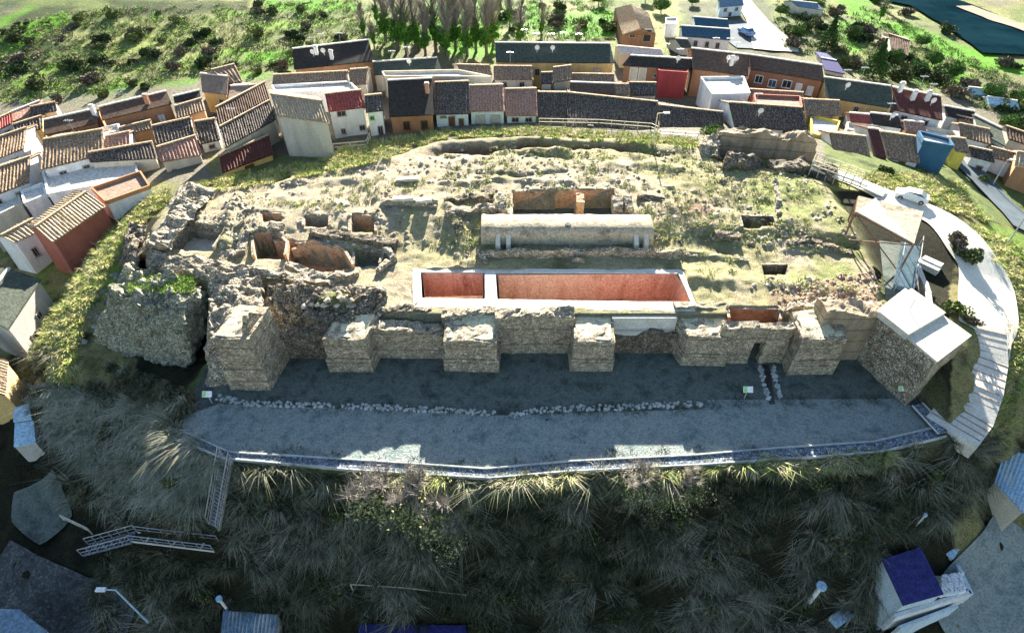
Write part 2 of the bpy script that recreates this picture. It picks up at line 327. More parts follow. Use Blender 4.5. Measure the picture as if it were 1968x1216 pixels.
# mounds and low ruin lines on the plateau
lines=[([(850,300),(920,290),(1010,292),(1090,300)],-.5,.9),([(740,300),(735,360),(725,420)],.35,.6),([(850,350),(960,345),(1100,352)],.3,.5),
 ([(860,395),(880,430),(890,470),(880,520)],.5,.5),([(1120,320),(1250,315),(1330,330)],.25,.8),([(1290,400),(1300,480),(1420,500)],.3,.5),
 ([(1500,330),(1505,380),(1510,430)],.45,.5),([(1330,540),(1480,545),(1650,560)],.3,1.),([(460,380),(440,430),(430,470)],.6,.6),([(560,350),(700,345)],.3,.8),
 ([(1545,455),(1640,470)],-.7,.6),([(920,330),(1000,338),(1080,330)],-.3,.4),([(1350,430),(1400,445)],.35,.9)]
for L,h,wd in lines:
    W=[PG(a,b) for a,b in L]; d=np.full(GX.shape,1e9)
    for a,b in zip(W[:-1],W[1:]):
        vx,vy=b[0]-a[0],b[1]-a[1]; t=np.clip(((GX-a[0])*vx+(GY-a[1])*vy)/(vx*vx+vy*vy),0,1); d=np.minimum(d,np.hypot(GX-a[0]-t*vx,GY-a[1]-t*vy))
    GZ+=h*np.exp(-(d/wd)**2)*(1+.5*fbm(GX,GY,None,1.,2,3))
PITS=[ # poly px (z=0), floor z, wall mat, floor mat, label
 ([(487,452),(524,442),(552,470),(548,497),(492,497)],-2.3,'ochre','ochre','deep round excavated room with ochre walls, leftmost and darkest of the castle pits'),
 ([(528,462),(600,470),(658,478),(676,512),(602,524),(556,505)],-2.2,'ochre','ochre','long excavated room with orange plaster back wall in the left ruins'),
 ([(504,408),(542,410),(542,428),(504,426)],-1.6,'ochre','ochre','small square orange pit, left of the row of three small pits'),
 ([(586,414),(632,414),(631,433),(586,432)],-1.6,'ochre','ochre','small square orange pit, middle of the row of three small pits'),
 ([(675,412),(720,414),(720,447),(675,445)],-1.9,'ochre','dirt_dark','small square orange pit with dark floor, right of the row of three small pits'),
 ([(682,476),(736,480),(728,506),(682,510)],-1.5,'rubble','gravel','small excavated cell with flat grey floor beside the orange room'),
 ([(360,430),(432,440),(412,482),(322,478)],-1.0,'rubble','slab','wide shallow roofless room with pale floor at the left end of the castle'),
 ([(985,368),(1180,364),(1192,412),(985,412)],-2.3,'ochre','dirt_dark','excavated reddish brown chamber directly behind the long stone vault'),
 ([(1424,412),(1486,416),(1490,434),(1428,436)],-1.6,'rubble_dark','dirt_dark','dark rectangular dug pit in the right half of the plateau'),
 ([(1464,508),(1514,508),(1512,526),(1468,528)],-1.3,'rubble_dark','dirt_dark','small dark oblong pit near the front of the plateau, right of the red cistern'),
 ([(1402,592),(1500,593),(1498,609),(1404,608)],-2.2,'dullred','dullred','small dull red plastered basin between the two right hand buttresses'),
]
CIS=-1.1
cis_out=[(793,517),(1312,517),(1340,590),(1335,598),(850,594),(797,588)]
c_in1=[(808,521),(932,523),(932,570),(812,572)]; c_in2=[(953,525),(1303,523),(1330,580),(957,581)]
for pl,fz,*_ in PITS:
    Wp=[PG(a,b) for a,b in pl]; fz=fz+min(p[2] for p in Wp); GZ=np.where(sdist(GX,GY,Wp)<.0,fz-.3,GZ)
GZ=np.where(sdist(GX,GY,[P(a,b,CIS) for a,b in [(800,520),(1308,520),(1334,588),(800,586)]])<.1,-4.6,GZ)
def hz(x,y):
    x=np.asarray(x,float);y=np.asarray(y,float)
    i=np.clip(np.searchsorted(AX,x)-1,0,len(AX)-2); j=np.clip(np.searchsorted(AY,y)-1,0,len(AY)-2)
    fx=np.clip((x-AX[i])/(AX[i+1]-AX[i]),0,1); fy=np.clip((y-AY[j])/(AY[j+1]-AY[j]),0,1)
    return (GZ[j,i]*(1-fx)+GZ[j,i+1]*fx)*(1-fy)+(GZ[j+1,i]*(1-fx)+GZ[j+1,i+1]*fx)*fy
def on(px,py):
    px=np.atleast_1d(np.asarray(px,float));py=np.atleast_1d(np.asarray(py,float))
    x=px-984;y=py-608; fw=F*CP-y*SP; dn=F*SP+y*CP; zt=np.full(px.shape,5.); done=np.zeros(px.shape,bool); out=np.zeros(px.shape)
    for z in np.arange(3,-22.01,-.1):
        t=(CH-z)/dn; h=hz(x*t,fw*t); hit=(h>=z)&~done; out=np.where(hit,z+.05,out); done|=hit
    out=np.where(done,out,-20); t=(CH-out)/dn
    return np.stack([x*t,fw*t,hz(x*t,fw*t)],-1)
def on1(px,py): return on(px,py)[0]
# colours
px_,py_=proj(GX,GY,GZ)
dpx=fbm(GX,GY,None,6.,4,81); wx=px_+dpx*22*np.clip(GY/80,.2,1.); wy=py_+fbm(GX,GY,None,6.,4,91)*9
C=np.zeros(GX.shape+(3,)); C[:]=(.12,.135,.055)
def setc(mask,c): C[mask]=c
n1=fbm(GX,GY,None,7.,5,101); n2=fbm(GX,GY,None,2.2,4,111); n3=fbm(GX,GY,None,16.,4,121)
C[:]=np.array((.18,.23,.08)); 
def mixc(m,c,k=None):
    k=np.clip(m,0,1)[...,None]; C[:]=C*(1-k)+np.array(c)*k
mixc((n1+.05)*4,(.31,.33,.13)); mixc((n2-.18)*3,(.08,.10,.04)); mixc((n3-.1)*2.5,(.24,.22,.14))
G1=(.13,.36,.02); G2=(.26,.36,.06)
def poly(L,c,k=1.,e=6): 
    d=sdist(wx,wy,L); mixc(np.clip(-d/e+.3,0,1)*k*(GY>60),c)
for L in ([(0,62),(130,22),(130,38),(0,118)],[(0,40),(60,10),(70,14),(0,58)],[(85,180),(260,150),(260,165),(250,190),(120,205),(85,200)],
          [(500,0),(680,0),(680,18),(520,26)],[(300,160),(375,150),(378,172),(320,170)],[(1080,25),(1180,20),(1185,75),(1075,70)],[(1640,40),(1665,95),(1640,105),(1600,40)],
          [(1720,35),(1968,125),(1968,150),(1900,140),(1710,60)],[(1625,60),(1680,110),(1660,100)],[(1800,110),(1890,165),(1870,175),(1780,130)],[(1740,130),(1790,165),(1760,160)],
          [(1590,0),(1700,0),(1640,20)],[(1020,0),(1060,20),(1030,60),(1000,30)],[(465,95),(565,95),(565,125),(470,120)],[(380,150),(480,140),(560,150),(400,160)],[(800,0),(960,0),(960,110),(850,110)]):
    poly(L,G1,.95)
for L in ([(0,118),(130,38),(175,32),(60,150),(0,190)],[(0,58),(70,14),(130,10),(130,20),(0,62)],[(200,0),(480,0),(470,20),(240,40)]): poly(L,(.055,.075,.035),.85)
poly([(0,0),(60,0),(0,38)],(.07,.10,.06),.8)
for k_ in range(5): poly([(1640+k_*55,8+k_*24),(1700+k_*55,28+k_*24),(1672+k_*55,48+k_*24),(1618+k_*55,24+k_*24)],G1,.9)
for L in ([(130,120),(330,55),(440,18),(470,24),(350,72),(150,138)],[(300,125),(470,85),(480,98),(320,140)],[(20,160),(110,120),(120,134),(30,178)],[(480,40),(640,30),(650,52),(490,62)]): poly(L,(.22,.40,.05),.8)
poly([(150,60),(420,20),(470,80),(330,110),(160,150)],(.30,.30,.12),.6,30)
poly([(1300,0),(1480,0),(1500,110),(1330,110)],(.12,.13,.09),.8)
tw=np.clip((sdP-6)/2,0,1)*((wy>118)&(wy<(330+np.abs(px_-984)*.28))&(off>0)&(GY>48)&~((wx<430)&(wy>352))&~((wx<650)&(wx>400)&(wy>296))&((wx<1580)|(wy<262+(wx-1580)*.1))); mixc(tw*np.clip((wy-(128+((px_-984)/984)**2*60))/15,0,1)*.85,(.26,.23,.185))
# slopes
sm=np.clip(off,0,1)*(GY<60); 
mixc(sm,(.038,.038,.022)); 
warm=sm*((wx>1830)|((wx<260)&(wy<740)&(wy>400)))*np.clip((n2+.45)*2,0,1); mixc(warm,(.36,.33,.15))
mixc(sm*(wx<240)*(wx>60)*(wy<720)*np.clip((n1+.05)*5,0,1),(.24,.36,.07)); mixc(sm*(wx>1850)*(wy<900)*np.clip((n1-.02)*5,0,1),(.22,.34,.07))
ring=np.clip((sdP<7)*(sdP>-1.5)*(GY>60)*1.,0,1); mixc(ring*.9,(.42,.40,.16)); mixc(ring*np.clip(n2*3,0,1),(.24,.30,.08))
# plateau
pm=np.clip(-sdP/1.+.5,0,1); mixc(pm,(.54,.46,.32)); gr=pm*.85*np.clip((n1+.0+.2*np.clip((px_-850)/200,-1,1))*3,0,1)
mixc(gr,(.46,.43,.22)); mixc(pm*np.clip((n2-.1)*3,0,1)*(px_>850)*.9,(.28,.265,.13)); mixc(pm*.6*(n3>.15)*(px_>1200)*np.clip(n1*4,0,1),(.27,.35,.10))
mixc(pm*np.clip((sdist(wx,wy,[(1470,560),(1690,520),(1690,600),(1480,600)])<0)*1.,0,1)*.6,(.42,.31,.22))
mixc(pm*np.exp(-(((wx-1345)/40)**2+((wy-400)/18)**2))*.8,(.36,.22,.16))
mixc(pm*(wy>520)*(wx<1000)*np.clip((n2+.1)*3,0,1)*.6,(.33,.30,.22))
mixc(np.clip(scarp*1.3,0,1),(.20,.13,.08))
mixc(np.clip(-sdT*3,0,1),(.15,.17,.17))
gm=np.hypot(*np.gradient(GZ)[::1]) if False else 0
idx=np.arange(GX.size).reshape(GX.shape)
Q=np.stack([idx[:-1,:-1],idx[:-1,1:],idx[1:,1:],idx[1:,:-1]],-1).reshape(-1,4)
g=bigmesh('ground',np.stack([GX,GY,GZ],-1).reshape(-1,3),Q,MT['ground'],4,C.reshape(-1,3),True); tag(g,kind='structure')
# flat sheets & strips
def sheet(name,pts,z,mat,thick=.0):
    W=[P(a,b,z) for a,b in pts]; return mesh(name,W,[tuple(range(len(W)))],mat)
def strip(name,cl,widths,mat,dz=.06,px=True,nseg=8,z=None,cross=6):
    W=[on1(*p) for p in cl]; pts=[];ws=[]
    for i in range(len(W)-1):
        p0=W[max(i-1,0)];p1=W[i];p2=W[i+1];p3=W[min(i+2,len(W)-1)]
        for k in range(nseg):
            t=k/nseg; pts.append(.5*((2*p1)+(-p0+p2)*t+(2*p0-5*p1+4*p2-p3)*t*t+(-p0+3*p1-3*p2+p3)*t**3)); ws.append(widths[i]*(1-t)+widths[i+1]*t)
    pts.append(W[-1]);ws.append(widths[-1]); V=[];Fc=[]
    for i,p in enumerate(pts):
        d=pts[min(i+1,len(pts)-1)]-pts[max(i-1,0)]; nn=np.array([-d[1],d[0]]);nn/=np.linalg.norm(nn)+1e-9
        zs=[]
        for k in range(cross+1):
            s=(k/cross-.5)*ws[i]; x,y=p[0]+nn[0]*s,p[1]+nn[1]*s; V.append([x,y,0]); zs.append(float(hz(x,y)))
        zc=sum(zs)/len(zs)
        for k in range(cross+1): V[-(cross+1)+k][2]=max(zs[k],zs[k]*.5+zc*.5)+dz
    m=cross+1
    for i in range(len(pts)-1):
        for k in range(cross): Fc.append((i*m+k+1,i*m+k,(i+1)*m+k,(i+1)*m+k+1))
    return tag(mesh(name,V,Fc,mat,smooth=True),kind='structure'),pts
tag(sheet('terrace_gravel',[(350,832),(352,800),(420,776),(700,786),(950,798),(1350,786),(1360,768),(1735,766),(1808,826),(1690,858),(1500,870),(1190,886),(960,905),(700,892),(440,872)],-5.03,MT['gravel']),kind='structure')
tag(sheet('terrace_earth',[(400,700),(420,776),(700,786),(950,798),(1350,786),(1360,768),(1735,766),(1745,640),(1500,620),(850,620),(520,620)],-5.05,MT['dirt_dark']),kind='structure')
strip('road',[(1560,322),(1640,350),(1720,385),(1810,425),(1865,480),(1895,540),(1900,600),(1888,645)],[2.2,2.4,3.6,5.2,5.8,5.8,5.2,4.2],MT['road'],.12)
strip('dirt_track',[(1425,0),(1455,40),(1485,85),(1490,100)],[4,5,9,9],MT['track'],.25)
strip('lane',[(1836,300),(1880,345),(1930,400),(1975,450)],[4,4,4,4],MT['asphalt'],.25)
strip('river',[(1700,-10),(1800,12),(1900,62),(1990,112)],[16,18,20,22],MT['water'],.5)  # dark water band, built as a river
strip('grass_path',[(1850,18),(1920,45),(1990,70)],[5,5,5],MT['r_tan'],.8)
strip('street',[(-30,1110),(60,1160),(160,1205),(240,1240)],[6,6,6,6],MT['street'],.15)
strip('paved_yard',[(70,930),(85,980),(115,1025)],[3.5,4.5,3],MT['dirt_dark'],.2)
strip('right_street',[(1975,1040),(1935,1110),(1880,1180),(1830,1240)],[6,6.5,7,7],MT['gravel'],.2)
strip('yard_asphalt',[(1395,40),(1425,70),(1440,95)],[8,9,5],MT['asphalt'],.2)
# ------------------------------------------------------------ pits & cistern
def liner(poly_w,zt,zb,th,mat,parent,amp=.05):
    mb=MB(); n_=len(poly_w); cx=np.mean([p[0] for p in poly_w]);cy=np.mean([p[1] for p in poly_w])
    for i in range(n_):
        a=np.array(poly_w[i-1][:2]);b=np.array(poly_w[i][:2]); d=b-a; n=np.array([-d[1],d[0]]);n/=np.linalg.norm(n)
        if np.dot((a+b)/2-np.array([cx,cy]),n)<0:n=-n
        if n[1]<-.45: continue
        dd=d/np.linalg.norm(d)*th*.5; a=a-dd;b=b+dd; a2=a+n*th;b2=b+n*th; q=[a,b,b2,a2]
        if (b[0]-a[0])*(a2[1]-a[1])-(b[1]-a[1])*(a2[0]-a[0])<0:q=[b,a,a2,b2]
        rough(mb,[(*p,zb) for p in q],[(*p,zt) for p in q],.3,amp,3)
    o=mb.build('wall',mat,parent); o.data.materials.append(MT['rubble'])
    for f in o.data.polygons:
        if f.normal.z>.6: f.material_index=1
    return o
for pl,fz,wm,fm,lab in PITS:
    W=[PG(a,b) for a,b in pl]; zt=max(p[2] for p in W); fz=fz+min(p[2] for p in W); c=np.mean(W,0); c[2]=fz
    t=thing('excavated_pit',c,lab,'pit'); mb=liner(W,zt-.04,fz-.2,.28,MT[wm],t,.05)
    mesh('floor',[(p[0],p[1],fz) for p in W],[tuple(range(len(W)))],MT[fm],t)
t=thing('cistern',P(1060,560,-3),'long rectangular cistern with red plastered basins and pale concrete rim','cistern')
mb=MB()
cw=lambda a,b: P(a,b,CIS)
def seg(q,zb=-4.4,zt=CIS): 
    W=[cw(*p) for p in q]; rough(mb,[(p[0],p[1],zb) for p in W],[(p[0],p[1],zt) for p in W],.4,.025,9,.03)
seg([(797,590),(1337,598),(1331,581),(810,572)]); seg([(804,523),(1306,525),(1312,517),(793,517)]); 
seg([(793,588),(811,572),(808,521),(793,517)]); seg([(1329,582),(1340,592),(1312,517),(1303,523)]); seg([(932,576),(956,577),(952,522),(932,521)])
mb.build('rim',MT['concrete'],t)
for pl,nm in ((c_in1,'left'),(c_in2,'right')):
    W=[cw(*p) for p in pl]; ci=np.mean(W,0); W=[p+np.sign(ci-p)*np.array([.2,.2,0]) for p in W]
    mbx=MB()
    for i in range(4):
        a,b=W[i-1],W[i]; nn=8; 
        V=[];Fc=[]
        for k in range(nn+1):
            for j in range(4): p=a+(b-a)*k/nn; z=CIS-.06-j*1.03; V.append((p[0],p[1],z))
        for k in range(nn):
            for j in range(3): Fc.append((k*4+j,k*4+j+1,(k+1)*4+j+1,(k+1)*4+j))
        mbx.add(V,Fc)
    mbx.build('basin_lining',MT['redplaster'],t); mesh('basin_floor',[(p[0],p[1],CIS-3.05) for p in W],[(0,1,2,3)],MT['redplaster'],t)
# facing under the cistern rim between the buttresses
mb=MB(); a,b=Yp(1178,604,38.95),Yp(1304,604,38.95)
def bx2(y,z0,z1): mb.hexa([(a[0],y,z0),(b[0],y,z0),(b[0],40.1,z0),(a[0],40.1,z0)],[(a[0],y,z1),(b[0],y,z1),(b[0],40.1,z1),(a[0],40.1,z1)])
bx2(38.95,-2.6,-1.25); bx2(38.65,-3.1,-2.6)
tag(mb.build('retaining_wall',MT['concrete']),'smooth concrete retaining wall with ledge under the cistern rim','wall')
# ------------------------------------------------------------ buttresses and curtain wall
def buttress(TL,TR,BR,BL,bl,br,label,dz=.7,mat='stone',spire=False,tl=None):
    b0=P(*BL,-5.1);b1=P(*BR,-5.1); t0=Yp(*TL,b0[1]);t1=Yp(*TR,b1[1]); zt=(t0[2]+t1[2])/2
    t0[2]=t1[2]=zt; t3=P(*bl,zt+dz);t2=P(*br,zt+dz)
    t0[0]=b0[0]*.9+t0[0]*.1; t1[0]=b1[0]*.9+t1[0]*.1
    B=[b0,b1,np.array([t2[0],t2[1],-5.1]),np.array([t3[0],t3[1],-5.1])]
    lo=-5.1+(zt+5.1)*.42
    mid=lambda off: [np.array([b0[0]+off,b0[1]+off,0]),np.array([b1[0]-off,b1[1]+off,0]),np.array([t2[0]-off,t2[1],0]),np.array([t3[0]+off,t3[1],0])]
    T=thing('buttress',(b0+b1)/2,label,'buttress','castle buttresses')
    mb=MB(); q=mid(-.1); rough(mb,B if False else [(p[0],p[1],-5.1) for p in q],[(p[0],p[1],lo) for p in q],.28,.05,5,.02); mb.build('lower_course',MT[mat],T)
    mb=MB(); q=mid(.06); rough(mb,[(p[0],p[1],lo) for p in q],[(q[0][0],q[0][1],zt),(q[1][0],q[1][1],zt),(q[2][0],q[2][1],zt+dz),(q[3][0],q[3][1],zt+dz)],.22,.07,15,.13); mb.build('upper_course',MT[mat],T)
    # rubble core showing on top
    mb=MB(); q=mid(.35); rough(mb,[(p[0],p[1],lo) for p in q],[(q[0][0],q[0][1],zt+.02),(q[1][0],q[1][1],zt+.04),(q[2][0],q[2][1],zt+dz+.1),(q[3][0],q[3][1],zt+dz+.1)],.16,.1,25,.07); mb.build('rubble_core',MT['capstone'],T)
    if spire:
        mb=MB(); s0=q[1];s1=q[2]; rough(mb,[(s0[0]-.55,s0[1]+.1,zt-.3),(s0[0]+.1,s0[1]+.1,zt-.3),(s1[0]+.1,s1[1]-.5,zt-.3),(s1[0]-.5,s1[1]-.5,zt-.3)],
              [(s0[0]-.25,s0[1]+.9,zt+1.6),(s0[0]+.0,s0[1]+.9,zt+1.6),(s0[0]+.1,s0[1]+1.5,zt+1.3),(s0[0]-.3,s0[1]+1.5,zt+1.3)],.25,.1,4); mb.build('standing_fragment',MT['stone'],T)
    return T
buttress((432,655),(502,650),(520,750),(448,748),(452,588),(520,592),'leftmost and tallest stone buttress with a pointed fragment standing on it',.1,spire=True)
buttress((628,652),(722,655),(716,714),(636,714),(640,612),(728,604),'second buttress from the left, with half its top in shade',.15)
buttress((857,655),(957,658),(957,715),(857,712),(855,598),(962,600),'third buttress from the left, below the left end of the cistern',.12)
buttress((1095,658),(1178,658),(1175,713),(1097,712),(1095,598),(1180,600),'fourth buttress from the left, below the middle of the red cistern',.12)
buttress((1312,650),(1396,648),(1390,703),(1308,701),(1290,598),(1400,592),'fifth buttress from the left, at the right corner of the cistern',.12)
buttress((1530,655),(1615,650),(1597,718),(1512,720),(1520,600),(1608,592),'sixth buttress from the left, nearest the slab roofed tower',.12)
def curtain(x0,x1,pyt,pyb,label,mat='stone',seed=0,amp=.12,th=1.3,topamp=.25):
    Y0=P(984,pyb,-5)[1]; a=Yp(x0,pyt[0],Y0);b=Yp(x1,pyt[1],Y0)
    mb=MB(); rough(mb,[(a[0],Y0,-5.1),(b[0],Y0,-5.1),(b[0],Y0+th,-5.1),(a[0],Y0+th,-5.1)],[a,b,(b[0],Y0+th,b[2]+.1),(a[0],Y0+th,a[2]+.1)],.22,amp,seed,topamp)
    return tag(mb.build('curtain_wall',MT[mat]),label,'castle wall','curtain walls between the buttresses')
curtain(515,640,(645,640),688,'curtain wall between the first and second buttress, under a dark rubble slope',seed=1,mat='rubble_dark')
curtain(715,870,(632,645),688,'curtain wall between the second and third buttress, with pale plaster at its foot',seed=2)
curtain(950,1105,(610,608),678,'curtain wall between the third and fourth buttress, broken at its foot',seed=3,th=1.)
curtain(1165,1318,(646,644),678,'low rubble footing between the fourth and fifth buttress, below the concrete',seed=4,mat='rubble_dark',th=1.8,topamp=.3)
curtain(1390,1462,(630,628),697,'curtain wall to the left of the narrow drain slot',seed=5,th=.7,topamp=.12)
curtain(1482,1530,(632,630),697,'curtain wall to the right of the narrow drain slot',seed=6,th=.7,topamp=.12)
curtain(1590,1735,(600,612),690,'curtain wall between the sixth buttress and the slab roofed tower',seed=7,mat='tapial',th=2)
Y0=P(984,697,-5)[1]; a=Yp(1455,632,Y0);b=Yp(1490,632,Y0); mb=MB()
rough(mb,[(a[0],Y0+.12,-2.6),(b[0],Y0+.12,-2.6),(b[0],Y0+.75,-2.6),(a[0],Y0+.75,-2.6)],[(a[0],Y0+.12,a[2]),(b[0],Y0+.12,a[2]),(b[0],Y0+.75,a[2]),(a[0],Y0+.75,a[2])],.2,.06,88,.1)
tag(mb.build('lintel',MT['stone']),'stone lintel bridging the top of the narrow drain slot','lintel')
# rubble mass at left front
def mass(name,bq,tq,zb,zt,mat,label,cat,amp=.25,res=.22,seed=0,topamp=None,rnd=0):
    mb=MB(); zt=zt if hasattr(zt,'__len__') else [zt]*4
    T=[P(*p,z) for p,z in zip(tq,zt)]; B=[P(*p,zb) for p in bq]
    rough(mb,B,T,res,amp,seed,topamp)
    if rnd:
        V=mb.V[0]; mn,mx=V.min(0),V.max(0); c=(mn+mx)/2; d=(V-c)/((mx-mn)/2); l2=np.linalg.norm(d,axis=1); li=np.abs(d).max(1); mb.V[0]=c+(V-c)*((li/(l2+1e-6))**rnd)[:,None]*1.08
    return tag(mb.build(name,MT[mat]),label,cat)
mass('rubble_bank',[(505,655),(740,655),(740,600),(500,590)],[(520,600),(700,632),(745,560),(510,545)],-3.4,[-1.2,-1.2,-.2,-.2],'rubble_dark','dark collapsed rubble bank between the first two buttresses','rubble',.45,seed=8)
mass('fallen_masonry',[(650,660),(705,660),(700,610),(655,600)],[(645,592),(708,600),(690,572),(650,565)],-2.6,[-1.2,-1.2,-.5,-.5],'rubble','tilted lump of fallen masonry above the second buttress','masonry block',.25,seed=9)
mass('fallen_masonry',[(690,620),(745,620),(742,570),(668,560)],[(698,590),(742,592),(740,552),(668,545)],-2.2,[-.9,-.9,-.5,-.5],'rubble','brown edged masonry lump left of the cistern corner','masonry block',.25,seed=10)
mass('castle_corner',[(400,745),(452,748),(462,590),(408,570)],[(402,640),(462,640),(480,520),(402,520)],-5.2,[-1.3,-1.0,-.5,-.6],'rubble','high broken rubble corner of the castle left of the first buttress','ruined wall',.4,.22,11)
mass('castle_corner',[(425,700),(520,690),(520,600),(425,590)],[(430,620),(512,600),(500,535),(430,525)],-3,[-.9,-.9,-.5,-.5],'rubble','rubble mass rising behind the first buttress','ruined wall',.35,.22,12)
mass('boulder_block',[(172,672),(376,742),(398,630),(215,575)],[(216,566),(356,606),(392,545),(250,512)],-7.4,[-1.0,-.9,-.6,-.8],'boulder','huge fallen block of tower masonry with green grass on its top','masonry block',.5,.22,13,rnd=.38)
mass('ruined_wall',[(290,560),(420,575),(425,500),(285,480)],[(280,505),(412,535),(560,530),(290,478)],-3.5,[-.6,-.6,-.4,-.4],'rubble','thick rubble wall along the front of the wide pale room','ruined wall',.3,.25,14)
mass('ruined_wall',[(255,500),(300,500),(395,360),(350,352)],[(285,470),(325,474),(410,368),(365,350)],-4,[.4,.4,.5,.5],'rubble','long crumbling rubble wall along the left end of the plateau','ruined wall',.35,.25,15)
mass('ruined_wall',[(230,520),(262,530),(268,440),(245,440)],[(232,500),(262,505),(280,435),(250,425)],-6,[-2.5,-2.2,-1.8,-2],'rubble_dark','detached dark rubble fragment standing left of the crevice','ruined wall',.3,.25,16)
def rl(pts,h,label,th=.7,mat='rubble',z=0,seed=0,amp=.14,cat='ruined wall',res=.22,ta=.22): 
    W=[PG(a,b,h) for a,b in pts]; return rwall('ruined_wall',[tuple(p) for p in W],min(p[2] for p in W)-h-1,None,th,MT[mat],label,cat,res,amp,seed=seed,topamp=ta,px=False)
rl([(420,492),(470,482),(478,448),(500,436),(540,440)],.45,'curving rubble wall round the left side of the deep round room',.9,seed=1)
rl([(545,505),(600,530),(650,535),(690,522)],.35,'rubble edge wall along the front of the long orange room',.7,seed=2)
rl([(590,448),(640,452),(700,462),(760,470)],.55,'dark rubble wall behind the long orange room',1.,mat='rubble_dark',seed=3)
rl([(560,478),(600,466),(655,476)],.15,'thin plaster topped wall between the two orange rooms',.3,mat='ochre',seed=4,amp=.06)
rl([(735,472),(752,500),(730,520)],.4,'short rubble wall at the right side of the grey floored cell',.6,seed=5)
rl([(420,520),(500,528),(560,536),(640,545)],.35,'broken rubble wall along the front edge above the first buttress',1.,seed=6,amp=.25)
rl([(385,430),(445,438),(470,425)],.35,'low rubble wall across the back of the wide pale room',.6,seed=7)
rl([(455,385),(470,400),(440,432)],.4,'short low wall spur beside the wide pale room',.5,seed=8)
rl([(730,388),(780,386),(838,392)],.7,'low stone wall with flat slabs on top, above the row of small pits',.8,mat='stone',seed=9)
rl([(855,385),(900,378),(948,380)],.6,'low wall stub to the left of the brown chamber',.7,mat='rubble_dark',seed=10)
rl([(858,412),(905,402),(975,398)],.7,'rubble wall end touching the left corner of the brown chamber',.8,seed=11)
rl([(868,425),(880,455)],.6,'small dark rubble stub left of the stone vault',.9,mat='rubble_dark',seed=12)
rl([(925,486),(1110,482),(1310,484)],.75,'long straight low wall in front of the stone vault',.45,seed=13,amp=.07)
rl([(1310,488),(1380,492),(1440,502)],.3,'thin broken continuation of the long wall to the right',.5,seed=14)
rl([(915,480),(930,505)],.45,'short return at the left end of the long straight wall',.5,seed=15)
rl([(1100,497),(1124,498)],.45,'small rubble pier against the middle of the long straight wall',.5,seed=16)
rl([(1225,378),(1278,384),(1280,395)],.4,'dark low wall corner right of the brown chamber',.5,mat='rubble_dark',seed=17)
rl([(1490,322),(1560,318),(1600,332)],.7,'broad heap of walling below the big earth wall',1.8,seed=18,amp=.3,mat='rubble_dark')
rl([(1495,345),(1500,375),(1503,410)],.35,'line of stones running forward from the heap of walling',.5,seed=19)
rl([(1520,470),(1560,462),(1640,486)],.35,'low broken wall in front of the shelter',.7,seed=20,mat='rubble_dark')
rl([(1375,452),(1425,455)],.6,'round rubble stub beside the dark rectangular pit',.9,seed=21,mat='rubble_dark')
rl([(1300,592),(1340,590),(1400,590)],.2,'rubble edge between the cistern corner and the small red basin',.8,z=-.2,seed=22)
rl([(1500,596),(1600,588),(1680,596)],.15,'rubble edge behind the sixth buttress',.8,z=-.2,seed=23)
rl([(850,612),(900,604),(960,602)],.1,'rubble edge under the left end of the cistern',.8,z=-.3,seed=24)
rl([(745,600),(800,598),(850,600)],.05,'mossy rubble ledge between the cistern and the second buttress',.9,seed=25,mat='rubble_dark')
# tall earth wall top right
mb=MB(); b=[P(1378,290,-.8),P(1562,304,-.8)]; 
for i,(u0,u1,h0,h1) in enumerate(((0,.3,2.3,2.8),(.3,.62,2.8,2.5),(.62,.8,2.2,2.9),(.8,1,2.9,2.))):
    a=b[0]*(1-u0)+b[1]*u0; c=b[0]*(1-u1)+b[1]*u1; th=np.array([0,1.6,0]); up=np.array([0,0,1.])
    rough(mb,[a-up,c-up,c+th-up,a+th-up],[a+up*h0,c+up*h1,c+th+up*h1,a+th+up*h0],.25,.22,33,.3)
tag(mb.build('ruined_wall',MT['tapial']),'tall brown rammed earth wall at the back right of the plateau','ruined wall')
mass('fallen_masonry',[(1385,335),(1465,338),(1470,308),(1395,300)],[(1390,315),(1440,318),(1440,298),(1400,290)],-1.,[.8,.7,1.2,1.3],'rubble_dark','heap of dark boulders in front of the tall earth wall','masonry block',.4,.22,40)
mass('fallen_masonry',[(1340,318),(1385,320),(1385,272),(1345,270)],[(1345,295),(1380,298),(1382,262),(1355,260)],-2.,[.2,.4,1.,.6],'rubble','crumbling buttress at the left foot of the tall earth wall','masonry block',.35,.22,41)
# vault with brackets
t=thing('stone_vault',P(1090,470,-.3),'long rounded stone vault with a small hole in its top','vault')
xa=-3.1;xb=14.1;Yc=51.3;rad=1.9;V=[];Fc=[];nu=70;nv=16
for i in range(nu+1):
    for j in range(nv+1):
        x=xa+(xb-xa)*i/nu; th=math.pi*j/nv; V.append((x,Yc-rad*math.cos(th),-.85+1.75*max(0,math.sin(th))**.42))
V=np.array(V); dn=fbm(V[:,0],V[:,1],V[:,2],1.,4,77)*.09; V[:,2]+=dn; V[:,1]+=dn
for i in range(nu):
    for j in range(nv): k=i*(nv+1)+j; Fc.append((k,k+nv+1,k+nv+2,k+1))
m_=nv+1; Fc.append(tuple(range(m_))); Fc.append(tuple(nu*m_+j for j in range(nv,-1,-1)))
mesh('barrel',V,Fc,MT['vault'],t,True)
mb=MB(); mb.tube([(5.6,Yc-.8,.5),(5.6,Yc-.8,.93)],[.3,.3],10); mb.build('hole_dark_plug',MT['dirt_dark'],t)  # capped dark tube, its colour stands for the shade inside the hole
